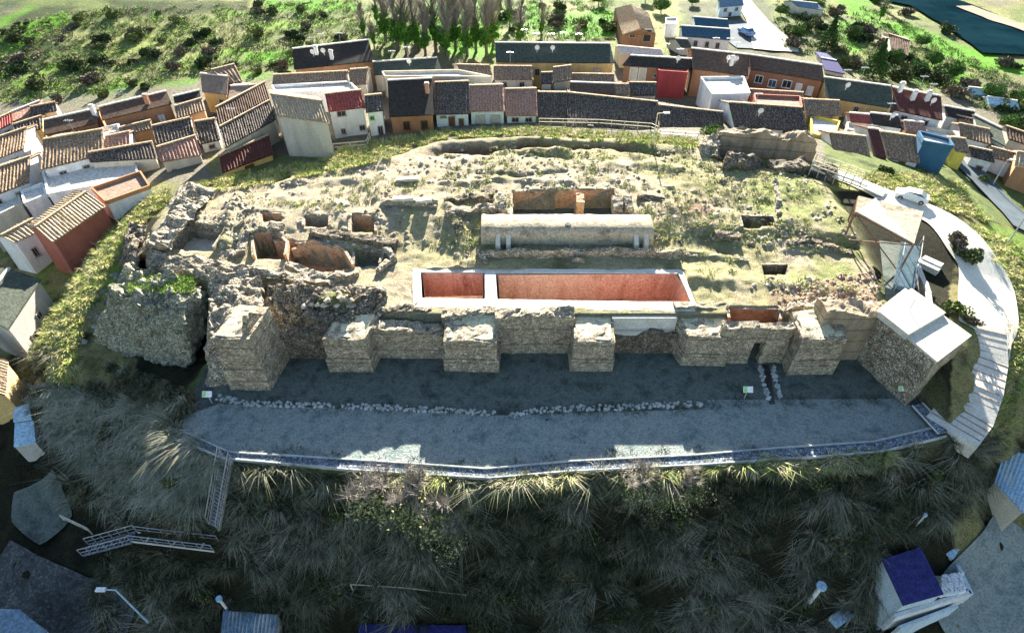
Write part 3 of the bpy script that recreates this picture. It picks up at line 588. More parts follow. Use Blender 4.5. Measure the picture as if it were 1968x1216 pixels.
for px0 in (957,977,1222,1240):
    p=P(px0,474,-.75); mb=MB(); rough(mb,[(p[0]-.25,p[1]-.5,-1.2),(p[0]+.25,p[1]-.5,-1.2),(p[0]+.25,p[1]+1.3,-1.2),(p[0]-.25,p[1]+1.3,-1.2)],[(p[0]-.22,p[1]-.3,-.2),(p[0]+.22,p[1]-.3,-.2),(p[0]+.22,p[1]+1.3,.75),(p[0]-.22,p[1]+1.3,.75)],.2,.05,int(px0)); mb.build('rib_stub',MT['slab'],t)
for px0,lab in ((968,'left'),(1188,'one'),(1210,'two')):
    pass
for px0,py0,lab in ((966,415,'squat rubble pier at the left end of the brown chamber'),(1188,412,'left of two leaning rubble piers at the right end of the brown chamber'),(1209,412,'right of two leaning rubble piers at the right end of the brown chamber'),(1118,408,'reddish masonry pier standing against the back wall of the brown chamber')):
    p=P(px0,py0,0); hh=1.1 if px0!=1118 else .5; z0=-.5 if px0!=1118 else -2.3; dy=0 if px0!=1118 else 1.2
    mb=MB(); w2=.4 if px0!=1188 else .5; rough(mb,[(p[0]-w2,p[1]+dy,z0),(p[0]+w2,p[1]+dy,z0),(p[0]+w2,p[1]+2+dy,z0),(p[0]-w2,p[1]+2+dy,z0)],[(p[0]-w2,p[1]+.3+dy,hh*.6),(p[0]+w2,p[1]+.3+dy,hh*.6),(p[0]+w2,p[1]+2+dy,hh),(p[0]-w2,p[1]+2+dy,hh)],.2,.12,int(px0))
    tag(mb.build('pier',MT['rubble' if px0!=1118 else 'ochre']),lab,'pier')
for px0,py0,wd,lab in ((783,345,2.6,'long thin pale slab lying on the upper left of the plateau'),(775,383,2.2,'flat stone slab resting on the low wall above the small pits, left one'),(815,386,1.6,'flat stone slab resting on the low wall above the small pits, right one')):
    p=P(px0,py0,.75 if py0>350 else .1); mb=MB(); rough(mb,[(p[0]-wd/2,p[1]-.3,p[2]-.1),(p[0]+wd/2,p[1]-.2,p[2]-.1),(p[0]+wd/2,p[1]+.4,p[2]-.1),(p[0]-wd/2,p[1]+.4,p[2]-.1)],[(p[0]-wd/2,p[1]-.3,p[2]+.15),(p[0]+wd/2,p[1]-.2,p[2]+.25),(p[0]+wd/2,p[1]+.4,p[2]+.25),(p[0]-wd/2,p[1]+.4,p[2]+.15)],.25,.04,3); tag(mb.build('stone_slab',MT['slab']),lab,'stone slab')
# ------------------------------------------------------------ right tower
t=thing('tower',P(1762,778,-5),'stone tower block with pale concrete slab roof at the right end of the terrace','tower')
zt=.25; c0=P(1686,602,zt);c1=P(1797,697,zt);c2=P(1860,648,zt);c3=P(1738,560,zt)
mb=MB(); rough(mb,[(p[0],p[1],-5.2) for p in (c0,c1,c2,c3)],[c0,c1,c2,c3],.35,.06,50,.02); mb.build('wall',MT['rubble'],t)
def slabq(q,z,th,mat,par,nm,out=.15):
    c=np.mean(q,0); W=[p+(p-c)/np.linalg.norm(p-c)*out for p in q]; mb=MB(); mb.hexa([(p[0],p[1],z) for p in W],[(p[0],p[1],z+th) for p in W]); return mb.build(nm,mat,par)
slabq([c0,c1,c2,c3],zt+.06,.22,MT['slab'],t,'roof')
q=[P(1690,598,.9),P(1746,642,.9),P(1818,600,.9),P(1752,553,.9)]; slabq(q,.28,.6,MT['slab'],t,'raised_slab',0)
mb=MB(); p=P(1747,596,.9); mb.tube([(p[0],p[1],.8),(p[0],p[1],2.)],.04,6); mb.build('rod',MT['metal'],t)
# curving wall & decks near the tower
rwall('parapet_wall',[(1765,500),(1790,560),(1800,640)],-4,[-1.2,-1.4,-1.6],.5,MT['concrete'],'pale leaning retaining wall between the ramp and the road','wall',amp=.06)
# ------------------------------------------------------------ kerbs round terrace
inn=[(345,826),(440,868),(700,884),(935,900),(1090,886),(1330,874),(1500,860),(1680,848),(1790,822)]
out=[(325,838),(430,880),(690,903),(940,918),(1090,905),(1330,893),(1500,882),(1690,868),(1818,838)]
I=[P(a,b,-4.9) for a,b in inn];O=[P(a,b,-4.9) for a,b in out]
V=[];
for a,b in zip(I,O): V+= [(a[0],a[1],-4.96),(b[0],b[1],-4.96)]
tag(mesh('cobbled_gutter',V,[(2*i+1,2*i+3,2*i+2,2*i) for i in range(len(I)-1)],MT['cobble']),kind='structure')
for L,lab,mt in ((I,'thin pale kerb along the inner side of the cobbled gutter','cobstone'),(O,'pale retaining kerb along the outer edge of the terrace','cobstone')):
    mb=MB()
    for a,b in zip(L[:-1],L[1:]): mb.bar((a[0],a[1],-4.97),(b[0],b[1],-4.97),.11,.3)
    tag(mb.build('kerb',MT[mt]),lab,'kerb')
def cob(pts,label,w=.55,z=-5.,sz=(.1,.2)):
    mb=MB(); W=[P(a,b,z) for a,b in pts]
    for a,b in zip(W[:-1],W[1:]):
        L=np.linalg.norm(b-a); 
        for _ in range(int(L*11)):
            t_=random.random(); p=a+(b-a)*t_; d=(b-a)/L; nn=np.array([-d[1],d[0],0]); p=p+nn*random.uniform(-w/2,w/2); r=random.uniform(*sz)
            V=[];k=random.random()*6
            for i in range(6): an=k+i*math.pi/3; V.append(p+np.array([math.cos(an)*r*random.uniform(.8,1.15),math.sin(an)*r*random.uniform(.7,1.1),-.05]))
            for i in range(6): V.append(V[i]*1+np.array([0,0,r*.7])) 
            V.append(p+np.array([0,0,r*.95])); cc=p
            for i in range(6,12): V[i]=np.array([cc[0]+(V[i][0]-cc[0])*.75,cc[1]+(V[i][1]-cc[1])*.75,V[i][2]])
            mb.add(V,[(i,(i+1)%6,6+(i+1)%6,6+i) for i in range(6)]+[(6+i,6+(i+1)%6,12) for i in range(6)])
    return tag(mb.build('stone_edging',MT['cobstone'],smooth=False),label,'stone edging',kind='stuff')
cob([(418,762),(470,775),(600,778),(780,784),(950,794)],'cobble stone edging along the left half of the terrace')
cob([(980,798),(1060,786),(1200,782),(1350,774)],'cobble stone edging along the right half of the terrace',.6)
cob([(1462,700),(1468,740),(1478,768)],'row of boulders along the left side of the drain slot',.3); cob([(1486,700),(1492,735),(1500,765)],'row of boulders along the right side of the drain slot',.3)
mb=MB(); a=P(1472,700,-5);b=P(1484,776,-5); mb.hexa([(a[0]-.25,a[1],-5.04),(b[0]-.25,b[1],-5.04),(b[0]+.25,b[1],-5.04),(a[0]+.25,a[1],-5.04)][::-1],[(a[0]-.25,a[1],-5.),(b[0]-.25,b[1],-5.),(b[0]+.25,b[1],-5.),(a[0]+.25,a[1],-5.)][::-1])
tag(mb.build('drain',MT['dark']),'narrow black drain channel crossing the earth terrace','drain')
# ------------------------------------------------------------ houses
def solve_ze(e,zg,by):
    lo,hi=zg,zg+20
    for _ in range(40):
        m=(lo+hi)/2; p=P(*e,m); y=proj(p[0],p[1],zg)[1]
        if y<by: lo=m
        else: hi=m
    return (lo+hi)/2
def slope_mesh(mb,E0,E1,R1,R0,tile,period=.42,seed=0,th=.12):
    E0,E1,R0,R1=[np.array(a,float) for a in (E0,E1,R0,R1)]
    W=np.linalg.norm(E1-E0); S=np.linalg.norm(R0-E0); n=np.cross(E1-E0,R0-E0); n/=np.linalg.norm(n)+1e-9
    if n[2]<0:n=-n
    nu=max(2,int(W/period*4)) if tile else 2; nv=max(2,int(S/.55)) if tile else 2; nu=min(nu,200)
    u=np.arange(nu+1)/nu; v=np.arange(nv+1)/nv; U,Vv=np.meshgrid(u,v)
    Pp=(E0*(1-U[...,None])+E1*U[...,None])*(1-Vv[...,None])+(R0*(1-U[...,None])+R1*U[...,None])*Vv[...,None]
    if tile:
        ph=U*W/period*2*math.pi; am=.075; o=am*np.maximum(np.cos(ph),-.55)+.05*vn(U*W*2.3,Vv*S*1.9,None,seed)+.05*vn(U*W*.3,Vv*S*.3,None,seed+3)
        Pp=Pp+n*o[...,None]
    Vt=Pp.reshape(-1,3); k=np.arange((nu+1)*(nv+1)).reshape(nv+1,nu+1)
    Fc=np.stack([k[:-1,:-1],k[:-1,1:],k[1:,1:],k[1:,:-1]],-1).reshape(-1,4)
    fl=np.cross(E1-E0,R0-E0)[2]<0
    Fc=[tuple(f[::-1]) if fl else tuple(f) for f in Fc.tolist()]
    mb.add(Vt,Fc)
    q=[E0,E1,R1,R0]; q=q[::-1] if fl else q
    mb.hexa([a-n*(th+.06) for a in q],[a-n*.075 for a in q])
HN=[0]
def quadwall(mb,a,b,z0,z1): mb.add([(a[0],a[1],z0),(b[0],b[1],z0),(b[0],b[1],z1),(a[0],a[1],z1)],[(0,1,2,3)])
def window(par,a,b,u,zc,w,h,frame='frame',pane='dark',name='window'):
    d=np.array([b[0]-a[0],b[1]-a[1],0.]);L=np.linalg.norm(d);d/=L; n=np.array([d[1],-d[0],0.]); 
    if n[1]>0 and abs(n[1])>.3:n=-n
    c=np.array([a[0],a[1],zc])+d*L*u; f=MB(); up=np.array([0,0,1.])
    for s in (-1,1): f.bar(c+d*s*w/2+n*.04-up*h/2,c+d*s*w/2+n*.04+up*h/2,.12,.1)
    f.bar(c-d*w/2+n*.04+up*h/2,c+d*w/2+n*.04+up*h/2,.14,.12); f.bar(c-d*(w/2+.1)+n*.07-up*h/2,c+d*(w/2+.1)+n*.07-up*h/2,.22,.12)
    if name=='window' and h<1.6: f.bar(c+n*.035-up*h/2,c+n*.035+up*h/2,.05,.05)
    o=f.build(name,MT[frame],par); 
    mesh('pane',[c+n*.02-d*w/2-up*h/2,c+n*.02+d*w/2-up*h/2,c+n*.02+d*w/2+up*h/2,c+n*.02-d*w/2+up*h/2],[(0,1,2,3)],MT[pane],o)
def house(label,e,r,zg=-6,ze=None,by=None,roof='mixed',wall='white',pitch=.34,wins=(),doors=(),chim=(),ant=0,tile=True,name='house',shed=False,sh=False,flat=False,fl='slab',win_side=(),cat='house',pw=None):
    HN[0]+=1; sd=HN[0]
    if ze is None: ze=solve_ze(e[0],zg,by)
    A_=P(*e[0],ze);B_=P(*e[1],ze)
    if flat: C_=P(*r[0],ze);D_=P(*r[1],ze);zr=ze; A2,B2=C_,D_
    else:
        m=ze; ab=(B_-A_)[:2]; nb_=np.array([-ab[1],ab[0]])/np.linalg.norm(ab)
        while m<ze+6:
            C_=P(*r[0],m);D_=P(*r[1],m); d=float(np.dot(((C_+D_)-(A_+B_))[:2]/2,nb_))
            if (m-ze)>=pitch*d: break
            m+=.02
        zr=m
        # square the plan up a little
        dx=(C_-A_+D_-B_)/2; C1=A_+dx;D1=B_+dx; C_=C_*.6+C1*.4;D_=D_*.6+D1*.4; C_[2]=D_[2]=zr
        if shed: A2,B2=C_.copy(),D_.copy()
        else: A2=A_+2*(C_-A_);B2=B_+2*(D_-B_); A2[2]=B2[2]=ze
    cen=(A_+B_+A2+B2)/4; T=thing(name,(cen[0],cen[1],zg),label,cat)
    def ins(p,q,s,k=.22):
        a=(q-p)*1.;a/=np.linalg.norm(a[:2]);b=(s-p)*1.;b/=np.linalg.norm(b[:2]); return p+(a+b)*k
    k=.03 if flat else .22
    w0,w1,w2,w3=ins(A_,B_,A2,k),ins(B_,A_,B2,k),ins(B2,B_,A2,k),ins(A2,A_,B2,k)
    zb=min(zg,float(hz(cen[0],cen[1])))-2.5; mb=MB(); zt_=ze-.1 if not flat else ze
    for a,b,z1 in ((w0,w1,zt_),(w1,w2,zt_),(w2,w3,zt_ if not shed else zr-.15),(w3,w0,zt_)): quadwall(mb,a,b,zb,z1)
    if flat: mb.add([(p[0],p[1],zt_-.02) for p in (w0,w1,w2,w3)],[(0,1,2,3)])
    elif shed:
        for a,b in ((w0,w3),(w1,w2)): mb.add([(a[0],a[1],zt_),(b[0],b[1],zt_),(b[0],b[1],zr-.15)],[(0,1,2)])
    else:
        for a,b,rr in ((w0,w3,C_),(w1,w2,D_)): mb.add([(a[0],a[1],zt_),(b[0],b[1],zt_),((a[0]+b[0])/2,(a[1]+b[1])/2,zr-.16)],[(0,1,2)])
    mb.build('wall',MT['w_'+wall],T)
    rm=MT['r_'+roof]; mb=MB()
    if flat:
        mb.hexa([(p[0],p[1],ze) for p in (w0,w1,w2,w3)],[(p[0],p[1],ze+.06) for p in (w0,w1,w2,w3)]); ro=mb.build('roof',rm,T)
        mb=MB()
        for a,b in ((w0,w1),(w1,w2),(w2,w3),(w3,w0)): mb.bar((a[0],a[1],ze+.2),(b[0],b[1],ze+.2),.22,.5)
        mb.build('parapet',MT['w_'+(pw or wall)],T)
    else:
        slope_mesh(mb,A_,B_,D_,C_,tile,seed=sd)
        if not shed: slope_mesh(mb,B2,A2,C_,D_,tile,seed=sd+50)
        ro=mb.build('roof',rm,T,smooth=False)
        rc=MB(); rc.bar(C_+np.array([0,0,.06]),D_+np.array([0,0,.06]),.3,.18); rc.build('ridge',MT['r_straw' if tile else 'r_pale'],ro)
    if wins==0: wins=()
    elif not wins and not flat and not shed and wall not in('blue',) and np.linalg.norm(B_-A_)>4.5 and name=='house': wins=[(.25,.78,.8,.9),(.72,.78,.8,.9)]+([(.5,.5,.8,1.)] if sd%2 else [])
    for wn in wins:
        u,v,w,h=wn[:4]; window(T,w0,w1,u,zg+(ze-zg)*v,w,h,*(wn[4:]))
    for u,w,h in doors: window(T,w0,w1,u,zg+h/2+.05,w,h,'frame','shutter','door')
    for u,v,w,h in win_side: window(T,w1,w2,u,zg+(ze-zg)*v,w,h)
    for u,v in chim:
        p=(A_*(1-u)+B_*u)*(1-v)+(C_*(1-u)+D_*u)*v; mb=MB(); mb.box((p[0],p[1],p[2]-.4),.55,.5,1.6); mb.box((p[0],p[1],p[2]+1.2),.72,.66,.12); c=mb.build('chimney',MT['chimney' if sd%2 else 'w_white'],ro)
        mb=MB(); mb.box((p[0],p[1],p[2]+1.4),.6,.55,.1); mb.bar((p[0]-.22,p[1],p[2]+1.3),(p[0]-.22,p[1],p[2]+1.45),.1);mb.bar((p[0]+.22,p[1],p[2]+1.3),(p[0]+.22,p[1],p[2]+1.45),.1); mb.build('cap',MT['w_grey'],c)
    for k_ in range(ant):
        u=(.2+.6*((k_*.61+sd*.37)%1)); p=C_*(1-u)+D_*u; mb=MB(); z=p[2]; h=random.uniform(1.6,2.6); mb.tube([(p[0],p[1],z),(p[0],p[1],z+h)],.035,5)
        mb.bar((p[0]-.6,p[1],z+h*.9),(p[0]+.6,p[1],z+h*.9),.05)
        for q in (-.5,-.25,0,.25,.5): mb.bar((p[0]+q,p[1]-.3,z+h*.9),(p[0]+q,p[1]+.3,z+h*.9),.035)
        mb.build('antenna',MT['metal'],ro)
        if (k_+sd)%2==0:
            mb=MB(); p=(A_*(1-u)+B_*u)*.5+p*.5; V=[p+np.array([0,-.1,.9])]
            for q in range(10): a=q*math.pi/5; V.append(p+np.array([math.cos(a)*.42,-.28,.9+math.sin(a)*.42]))
            mb.add(V,[(0,1+(q+1)%10,1+q) for q in range(10)]); mb.bar(p,p+np.array([0,0,.9]),.06); mb.build('dish',MT['whitepaint'],ro)
    return T
W1=[(.3,.6,.9,1.1),(.7,.6,.9,1.1)]; W2=W1+[(.3,.25,.9,1.1)]
HS=[
 # ---- left quarter
 dict(label='large grey rendered house with straw coloured tiles overlooking the ruins',e=[(533,223),(633,236)],r=[(519,180),(620,195)],by=306,zg=-5,wins=0,roof='straw',wall='grey',pitch=.3),
 dict(label='long dark tiled wing, upper one, stepping back from the grey house',e=[(422,239),(519,188)],r=[(415,208),(509,157)],ze=-.6,zg=-6,roof='brown',wall='cream',shed=True),
 dict(label='dark tiled wing, middle one, below a pale step left of the grey house',e=[(432,284),(530,229)],r=[(422,244),(519,192)],ze=-1.9,zg=-6,roof='dark',wall='cream',shed=True,ant=1),
 dict(label='lean-to with maroon tiles and ochre wall with a red window at the plateau edge',e=[(427,332),(525,296)],r=[(421,303),(517,257)],by=352,zg=-5.2,roof='maroon',wall='yellow',wins=[(.5,.5,1.2,.7,'shutter','shutter')],shed=True),
 dict(label='yellow house with flat brown roof behind the long dark wing',e=[(388,176),(436,182)],r=[(383,141),(440,147)],by=216,zg=-7,roof='tan',wall='yellow',tile=False,wins=[(.7,.6,.8,.8)]),
 dict(label='rubble roofed outbuilding behind the yellow house',e=[(440,160),(467,156)],r=[(400,137),(457,121)],ze=-3,zg=-7,roof='mixed',wall='cream'),
 dict(label='small house with flat tan roof squeezed beside the yellow house',e=[(437,196),(470,185)],r=[(441,163),(482,166)],ze=-3.5,zg=-7,roof='tan',wall='yellow',tile=False),
 dict(label='terraced house with smooth dark roof, left of the long terrace',e=[(84,260),(188,236)],r=[(84,231),(184,209)],ze=-3.2,zg=-8,roof='brown',wall='orange',tile=False,chim=[(.97,.6)],wins=[(.3,.7,1,1),(.6,.7,1,1)]),
 dict(label='terraced house with smooth dark roof and orange balconied front',e=[(196,231),(330,199)],r=[(190,206),(319,175)],ze=-3.,zg=-8,roof='brown',wall='orange',tile=False,chim=[(.68,.4)],wins=[(.2,.62,1,1.4,'frame','w_white'),(.5,.62,1,1.4),(.8,.62,1,1.4,'frame','w_white')],ant=1),
 dict(label='small dark roofed house at the right end of the long terrace',e=[(335,197),(386,186)],r=[(333,186),(383,173)],ze=-3,zg=-7.5,roof='black',wall='white',tile=False),
 dict(label='rubble tiled roof below the right end of the long terrace',e=[(338,228),(395,212)],r=[(336,205),(388,188)],ze=-3.4,zg=-7.5,roof='mixed',wall='orange'),
 dict(label='house with salmon roof at the far left edge',e=[(25,233),(80,210)],r=[(22,215),(77,194)],ze=-4,zg=-9,roof='pink',wall='cream',tile=False),
 dict(label='red roofed house cut by the left edge of the photo',e=[(-30,262),(24,236)],r=[(-30,240),(22,216)],ze=-4,zg=-9,roof='red',wall='white'),
 dict(label='weathered dark roof below the salmon roofed house',e=[(28,262),(82,246)],r=[(25,240),(80,222)],ze=-4.4,zg=-9,roof='dark',wall='yellow'),
 dict(label='wide brown tiled roof of a white house on the left',e=[(79,326),(200,296)],r=[(84,266),(197,250)],ze=-3.6,zg=-9,roof='mixed',wall='white',wins=[(.25,.78,.8,.5),(.65,.78,.8,.5)],ant=1),
 dict(label='small red tiled roof beside the wide brown roof',e=[(203,286),(249,278)],r=[(202,263),(248,252)],ze=-3.7,zg=-8.5,roof='pink',wall='white'),
 dict(label='dark tiled roof with a white skylight among the left houses',e=[(300,277),(372,258)],r=[(291,242),(366,226)],ze=-3.6,zg=-8,roof='dark',wall='cream'),
 dict(label='narrow white house with two windows and dark tiled roof left of the grey house',e=[(384,277),(424,268)],r=[(373,234),(414,228)],by=318,zg=-7,roof='dark',wall='white',wins=[(.5,.75,.8,.6),(.5,.35,.8,.8)]),
 dict(label='cream house with rosy striped tiles and one small window',e=[(309,312),(388,297)],r=[(302,286),(374,258)],by=356,zg=-6.8,roof='pink',wall='cream',wins=[(.2,.5,.6,.7)],shed=True),
 dict(label='long strip of dark tiles above the white terrace house',e=[(172,312),(302,304)],r=[(171,298),(291,268)],ze=-4,zg=-8,roof='dark',wall='cream',shed=True),
 dict(label='flat roofed white house with an orange parapet terrace',e=[(95,378),(270,345)],r=[(84,330),(252,288)],ze=-5,zg=-9,roof='pale',wall='white',flat=True),
 dict(label='white terrace house with orange parapet and brown door below',e=[(206,392),(290,362)],r=[(178,366),(272,334)],by=440,zg=-7.5,roof='tan',wall='white',pw='orange',flat=True,doors=[(.4,.9,1.3)]),
 dict(label='brown tiled roof with white side wall at the left edge, upper one',e=[(-40,318),(46,285)],r=[(-30,272),(50,246)],ze=-4,zg=-10,roof='mixed',wall='white',win_side=[(.3,.6,.7,.9),(.6,.6,.7,.9)]),
 dict(label='brown tiled roof at the left edge, lower one, with windows in its white side wall',e=[(-40,386),(56,350)],r=[(-30,330),(56,302)],ze=-4.6,zg=-10,roof='mixed',wall='white',win_side=[(.25,.65,.7,.9),(.6,.65,.7,.9),(.4,.3,.7,.9)]),
 dict(label='flat pale green roofed block at the left edge',e=[(-30,432),(44,396)],r=[(-30,400),(36,372)],ze=-6,zg=-10,roof='pale',wall='cream',flat=True),
 dict(label='red brick walled house with bold striped tile roof at the left',e=[(101,465),(203,396)],r=[(70,436),(164,368)],by=548,zg=-9.8,wins=0,roof='straw',wall='red',pitch=.3),
 dict(label='small striped tile roof joined to the red brick house',e=[(28,466),(84,440)],r=[(0,455),(66,418)],ze=-5.6,zg=-10.5,roof='straw',wall='white',wins=[(.4,.55,.6,1.2)]),
 dict(label='grey blue house with dark flat sheet roof at the left edge',e=[(14,632),(78,536)],r=[(-50,590),(18,520)],by=715,zg=-12,roof='green',wall='grey',tile=False,pitch=.15,wins=[(.6,.6,.9,.8),(.3,.4,1.,1.6)]),
 dict(label='pale yellow house at the left edge with a sliver of tile roof',e=[(12,760),(16,694)],r=[(-60,740),(-50,670)],ze=-8,zg=-13,roof='straw',wall='yellow'),
 # ---- back rows, centre
 dict(label='dark roofed house at the back left with several antennas',e=[(565,133),(719,117)],r=[(563,95),(707,76)],ze=-2.5,zg=-8,roof='black',wall='orange',tile=False,chim=[(.3,.6),(.48,.3)],ant=3),
 dict(label='low mixed tile roof behind the grey house',e=[(523,166),(670,160)],r=[(526,145),(668,136)],ze=-2.6,zg=-7,roof='mixed',wall='white'),
 dict(label='flat white roof terrace behind the pink roofed house',e=[(530,182),(690,178)],r=[(524,168),(672,161)],ze=-2.8,zg=-6.5,roof='pale',wall='white',flat=True),
 dict(label='short grey tiled roof left of the grey workshop roof',e=[(673,164),(706,161)],r=[(672,134),(709,131)],ze=-2.6,zg=-7,roof='mixed',wall='cream'),
 dict(label='long low grey workshop roof with pale ridge',e=[(718,144),(850,137)],r=[(718,120),(838,110)],ze=-3.4,zg=-8,roof='green',wall='grey',tile=False,ant=2),
 dict(label='white house with bright red tiled roof and three windows',e=[(631,214),(702,206)],r=[(624,181),(694,173)],by=270,zg=-5,roof='red',wall='white',wins=[(.32,.86,1.2,.8),(.28,.25,.6,.8),(.86,.3,.8,.8)]),
 dict(label='narrow white house with dark tiled roof and green window',e=[(703,216),(737,212)],r=[(701,184),(733,181)],by=268,zg=-5,roof='dark',wall='white',wins=[(.25,.75,.6,.6,'signgreen','dark'),(.7,.25,.7,1.4)]),
 dict(label='brick house with large smooth black roof in the front row',e=[(748,224),(834,220)],r=[(744,155),(831,150)],by=264,zg=-5,roof='black',wall='brick',tile=False,chim=[(.88,.6)],wins=[(.35,.5,.9,1.2,'shutter','dark'),(.78,.5,.9,1.2,'shutter','dark')]),
 dict(label='white house with black and white speckled tiles and dark door',e=[(835,220),(902,218)],r=[(835,159),(901,156)],by=252,zg=-5,roof='dark',wall='bluewhite',wins=[(.22,.8,.9,.3)],doors=[(.48,1.,2.1),(.78,.8,1.7)]),
 dict(label='pale house with brown and rose tiles and two shuttered windows',e=[(902,214),(971,213)],r=[(902,165),(967,163)],by=247,zg=-5,roof='pink',wall='bluewhite',wins=[(.28,.5,1.4,1.2,'frame','w_grey'),(.74,.5,1.4,1.2,'frame','w_grey')]),
 dict(label='low pale house with rose tiles and two small dark windows',e=[(972,222),(1033,222)],r=[(970,172),(1032,170)],by=243,zg=-5,roof='pink',wall='bluewhite',wins=[(.28,.55,1.,.7),(.75,.55,1.,.7)]),
 dict(label='low building with regular dark corrugated tiles beside the rose roof',e=[(1034,236),(1089,236)],r=[(1034,177),(1089,178)],ze=-4,zg=-5.2,roof='dark',wall='cream'),
 dict(label='very long low roof of dark weathered tiles in the front row',e=[(1090,242),(1266,252)],r=[(1090,175),(1266,199)],ze=-4,zg=-5.2,roof='dark',wall='cream'),
 dict(label='dark weathered tile roof tapering behind the lamp post',e=[(1267,254),(1392,262)],r=[(1268,200),(1390,218)],ze=-3.9,zg=-5,roof='dark',wall='cream'),
 dict(label='dark tiled house with white gable behind the tall earth wall',e=[(1412,244),(1553,252)],r=[(1400,196),(1543,208)],ze=-2.4,zg=-5,roof='dark',wall='white',ant=1),
 dict(label='long dark green sheet roof at the back with many aerials',e=[(953,119),(1181,121)],r=[(952,82),(1172,84)],ze=-2.2,zg=-8,roof='green',wall='yellow',tile=False,ant=5,wins=[(.35,.7,.8,1.2),(.62,.7,.8,1.2),(.87,.7,1,1.4,'frame','w_cream')]),
 dict(label='low mixed tile roof in the middle row, left one',e=[(888,143),(946,144)],r=[(876,124),(942,126)],ze=-2.8,zg=-7,roof='mixed',wall='cream'),
 dict(label='low rose tinted tile roof in the middle row below the green roof',e=[(949,153),(1026,153)],r=[(949,127),(1022,128)],ze=-2.8,zg=-7,roof='mixed',wall='cream',ant=1),
 dict(label='flat white roof strip between the black roof and the middle row',e=[(740,151),(946,152)],r=[(735,142),(880,139)],ze=-2.6,zg=-7,roof='pale',wall='cream',flat=True,ant=0),
 dict(label='small rubble tiled gabled roof in the middle row',e=[(1063,158),(1098,153)],r=[(1063,130),(1098,126)],ze=-2.6,zg=-7,roof='mixed',wall='cream'),
 dict(label='tiny dark tiled roof left of the rubble tiled gable',e=[(1040,161),(1062,160)],r=[(1040,140),(1062,139)],ze=-2.6,zg=-7,roof='dark',wall='cream'),
 dict(label='smooth brown roof just above the long weathered roof',e=[(1096,179),(1181,182)],r=[(1096,158),(1181,161)],ze=-2.8,zg=-6.5,roof='brown',wall='cream',tile=False),
 dict(label='small dark tiled roof left of the red fronted building',e=[(1212,183),(1263,183)],r=[(1209,158),(1262,160)],ze=-2.8,zg=-6.5,roof='dark',wall='cream'),
 dict(label='rubble roofed hut between two dark roofs in the middle row',e=[(1183,182),(1210,182)],r=[(1182,162),(1208,162)],ze=-2.8,zg=-6.5,roof='mixed',wall='cream'),
 dict(label='brick building with hipped dark roof and two arched windows',e=[(1196,125),(1326,133)],r=[(1215,107),(1326,113)],ze=-2.,zg=-7,roof='black',wall='brick',tile=False,ant=2,wins=[(.16,.72,1.2,2.,'w_white','w_cream'),(.3,.72,1.2,2.,'w_white','w_cream'),(.5,.7,.5,.7)]),
 dict(label='building with a plain dark red front and blue side',e=[(1266,140),(1320,144)],r=[(1262,133),(1322,135)],by=180,zg=-6,roof='pale',wall='pinkred',flat=True),
 dict(label='house with smooth brown roof and brick front, right of centre',e=[(1330,132),(1438,146)],r=[(1327,93),(1440,105)],ze=-2.,zg=-8,roof='brown',wall='brick',tile=False,chim=[(.7,.4)],ant=3,wins=[(.5,.8,1,.8)]),
 dict(label='long brown roofed building with white balcony band and cluttered gallery',e=[(1441,132),(1584,156)],r=[(1440,106),(1580,125)],ze=-2.,zg=-8,roof='brown',wall='brick',tile=False,wins=[(.15,.75,1.2,1.2,'w_white','dark'),(.35,.7,1.2,1.2,'w_white','glass'),(.55,.75,1.4,1.2,'w_white','dark'),(.72,.7,.9,1.4,'w_white','w_white'),(.88,.68,.9,1.4,'w_white','w_white')]),
 dict(label='flat white rooftop right of the red fronted building',e=[(1368,186),(1440,184)],r=[(1346,153),(1428,152)],ze=-2.2,zg=-6,roof='pale',wall='white',flat=True),
 dict(label='low building with red parapet right of the flat white rooftop',e=[(1452,204),(1540,210)],r=[(1448,186),(1536,190)],ze=-2.6,zg=-6,roof='tan',wall='red',flat=True),
 dict(label='speckled tile roof between the red parapet and the green roof',e=[(1548,222),(1618,222)],r=[(1545,190),(1613,195)],ze=-3,zg=-6.5,roof='mixed',wall='yellow'),
 dict(label='dark green roofed house on the right with pale ridge',e=[(1587,187),(1718,208)],r=[(1584,149),(1712,165)],ze=-3,zg=-8,roof='green',wall='yellow',tile=False,ant=2,wins=[(.2,.75,.7,1),(.5,.75,.7,1)]),
 dict(label='maroon roofed house on the right with three chimneys',e=[(1719,211),(1812,231)],r=[(1713,167),(1810,185)],ze=-3.2,zg=-8,roof='maroon',wall='white',tile=False,chim=[(.15,.85),(.4,.6),(.7,.7)],ant=2),
 dict(label='small red roof below the dark green roofed house',e=[(1635,233),(1674,237)],r=[(1632,217),(1671,220)],ze=-3.6,zg=-7,roof='red',wall='white',tile=False),
 dict(label='dark hipped roof beside the small red roof',e=[(1680,238),(1738,247)],r=[(1674,218),(1724,221)],ze=-3.6,zg=-7,roof='black',wall='white',tile=False,ant=1),
 dict(label='small orange roofed annex right of the dark hipped roof',e=[(1740,250),(1782,254)],r=[(1738,232),(1776,236)],ze=-3.8,zg=-7,roof='pink',wall='brick',tile=False),
 dict(label='flat cream roof left of the speckled roofs near the walkway',e=[(1560,262),(1600,272)],r=[(1556,226),(1612,238)],ze=-3.6,zg=-6,roof='pale',wall='lemon',flat=True),
 dict(label='speckled tile roof behind the timber walkway',e=[(1604,304),(1676,314)],r=[(1594,256),(1664,262)],ze=-3,zg=-5,roof='mixed',wall='white'),
 dict(label='narrow maroon sheet roof between two speckled roofs',e=[(1680,302),(1704,304)],r=[(1669,246),(1688,249)],ze=-3,zg=-5,roof='maroon',wall='white',tile=False),
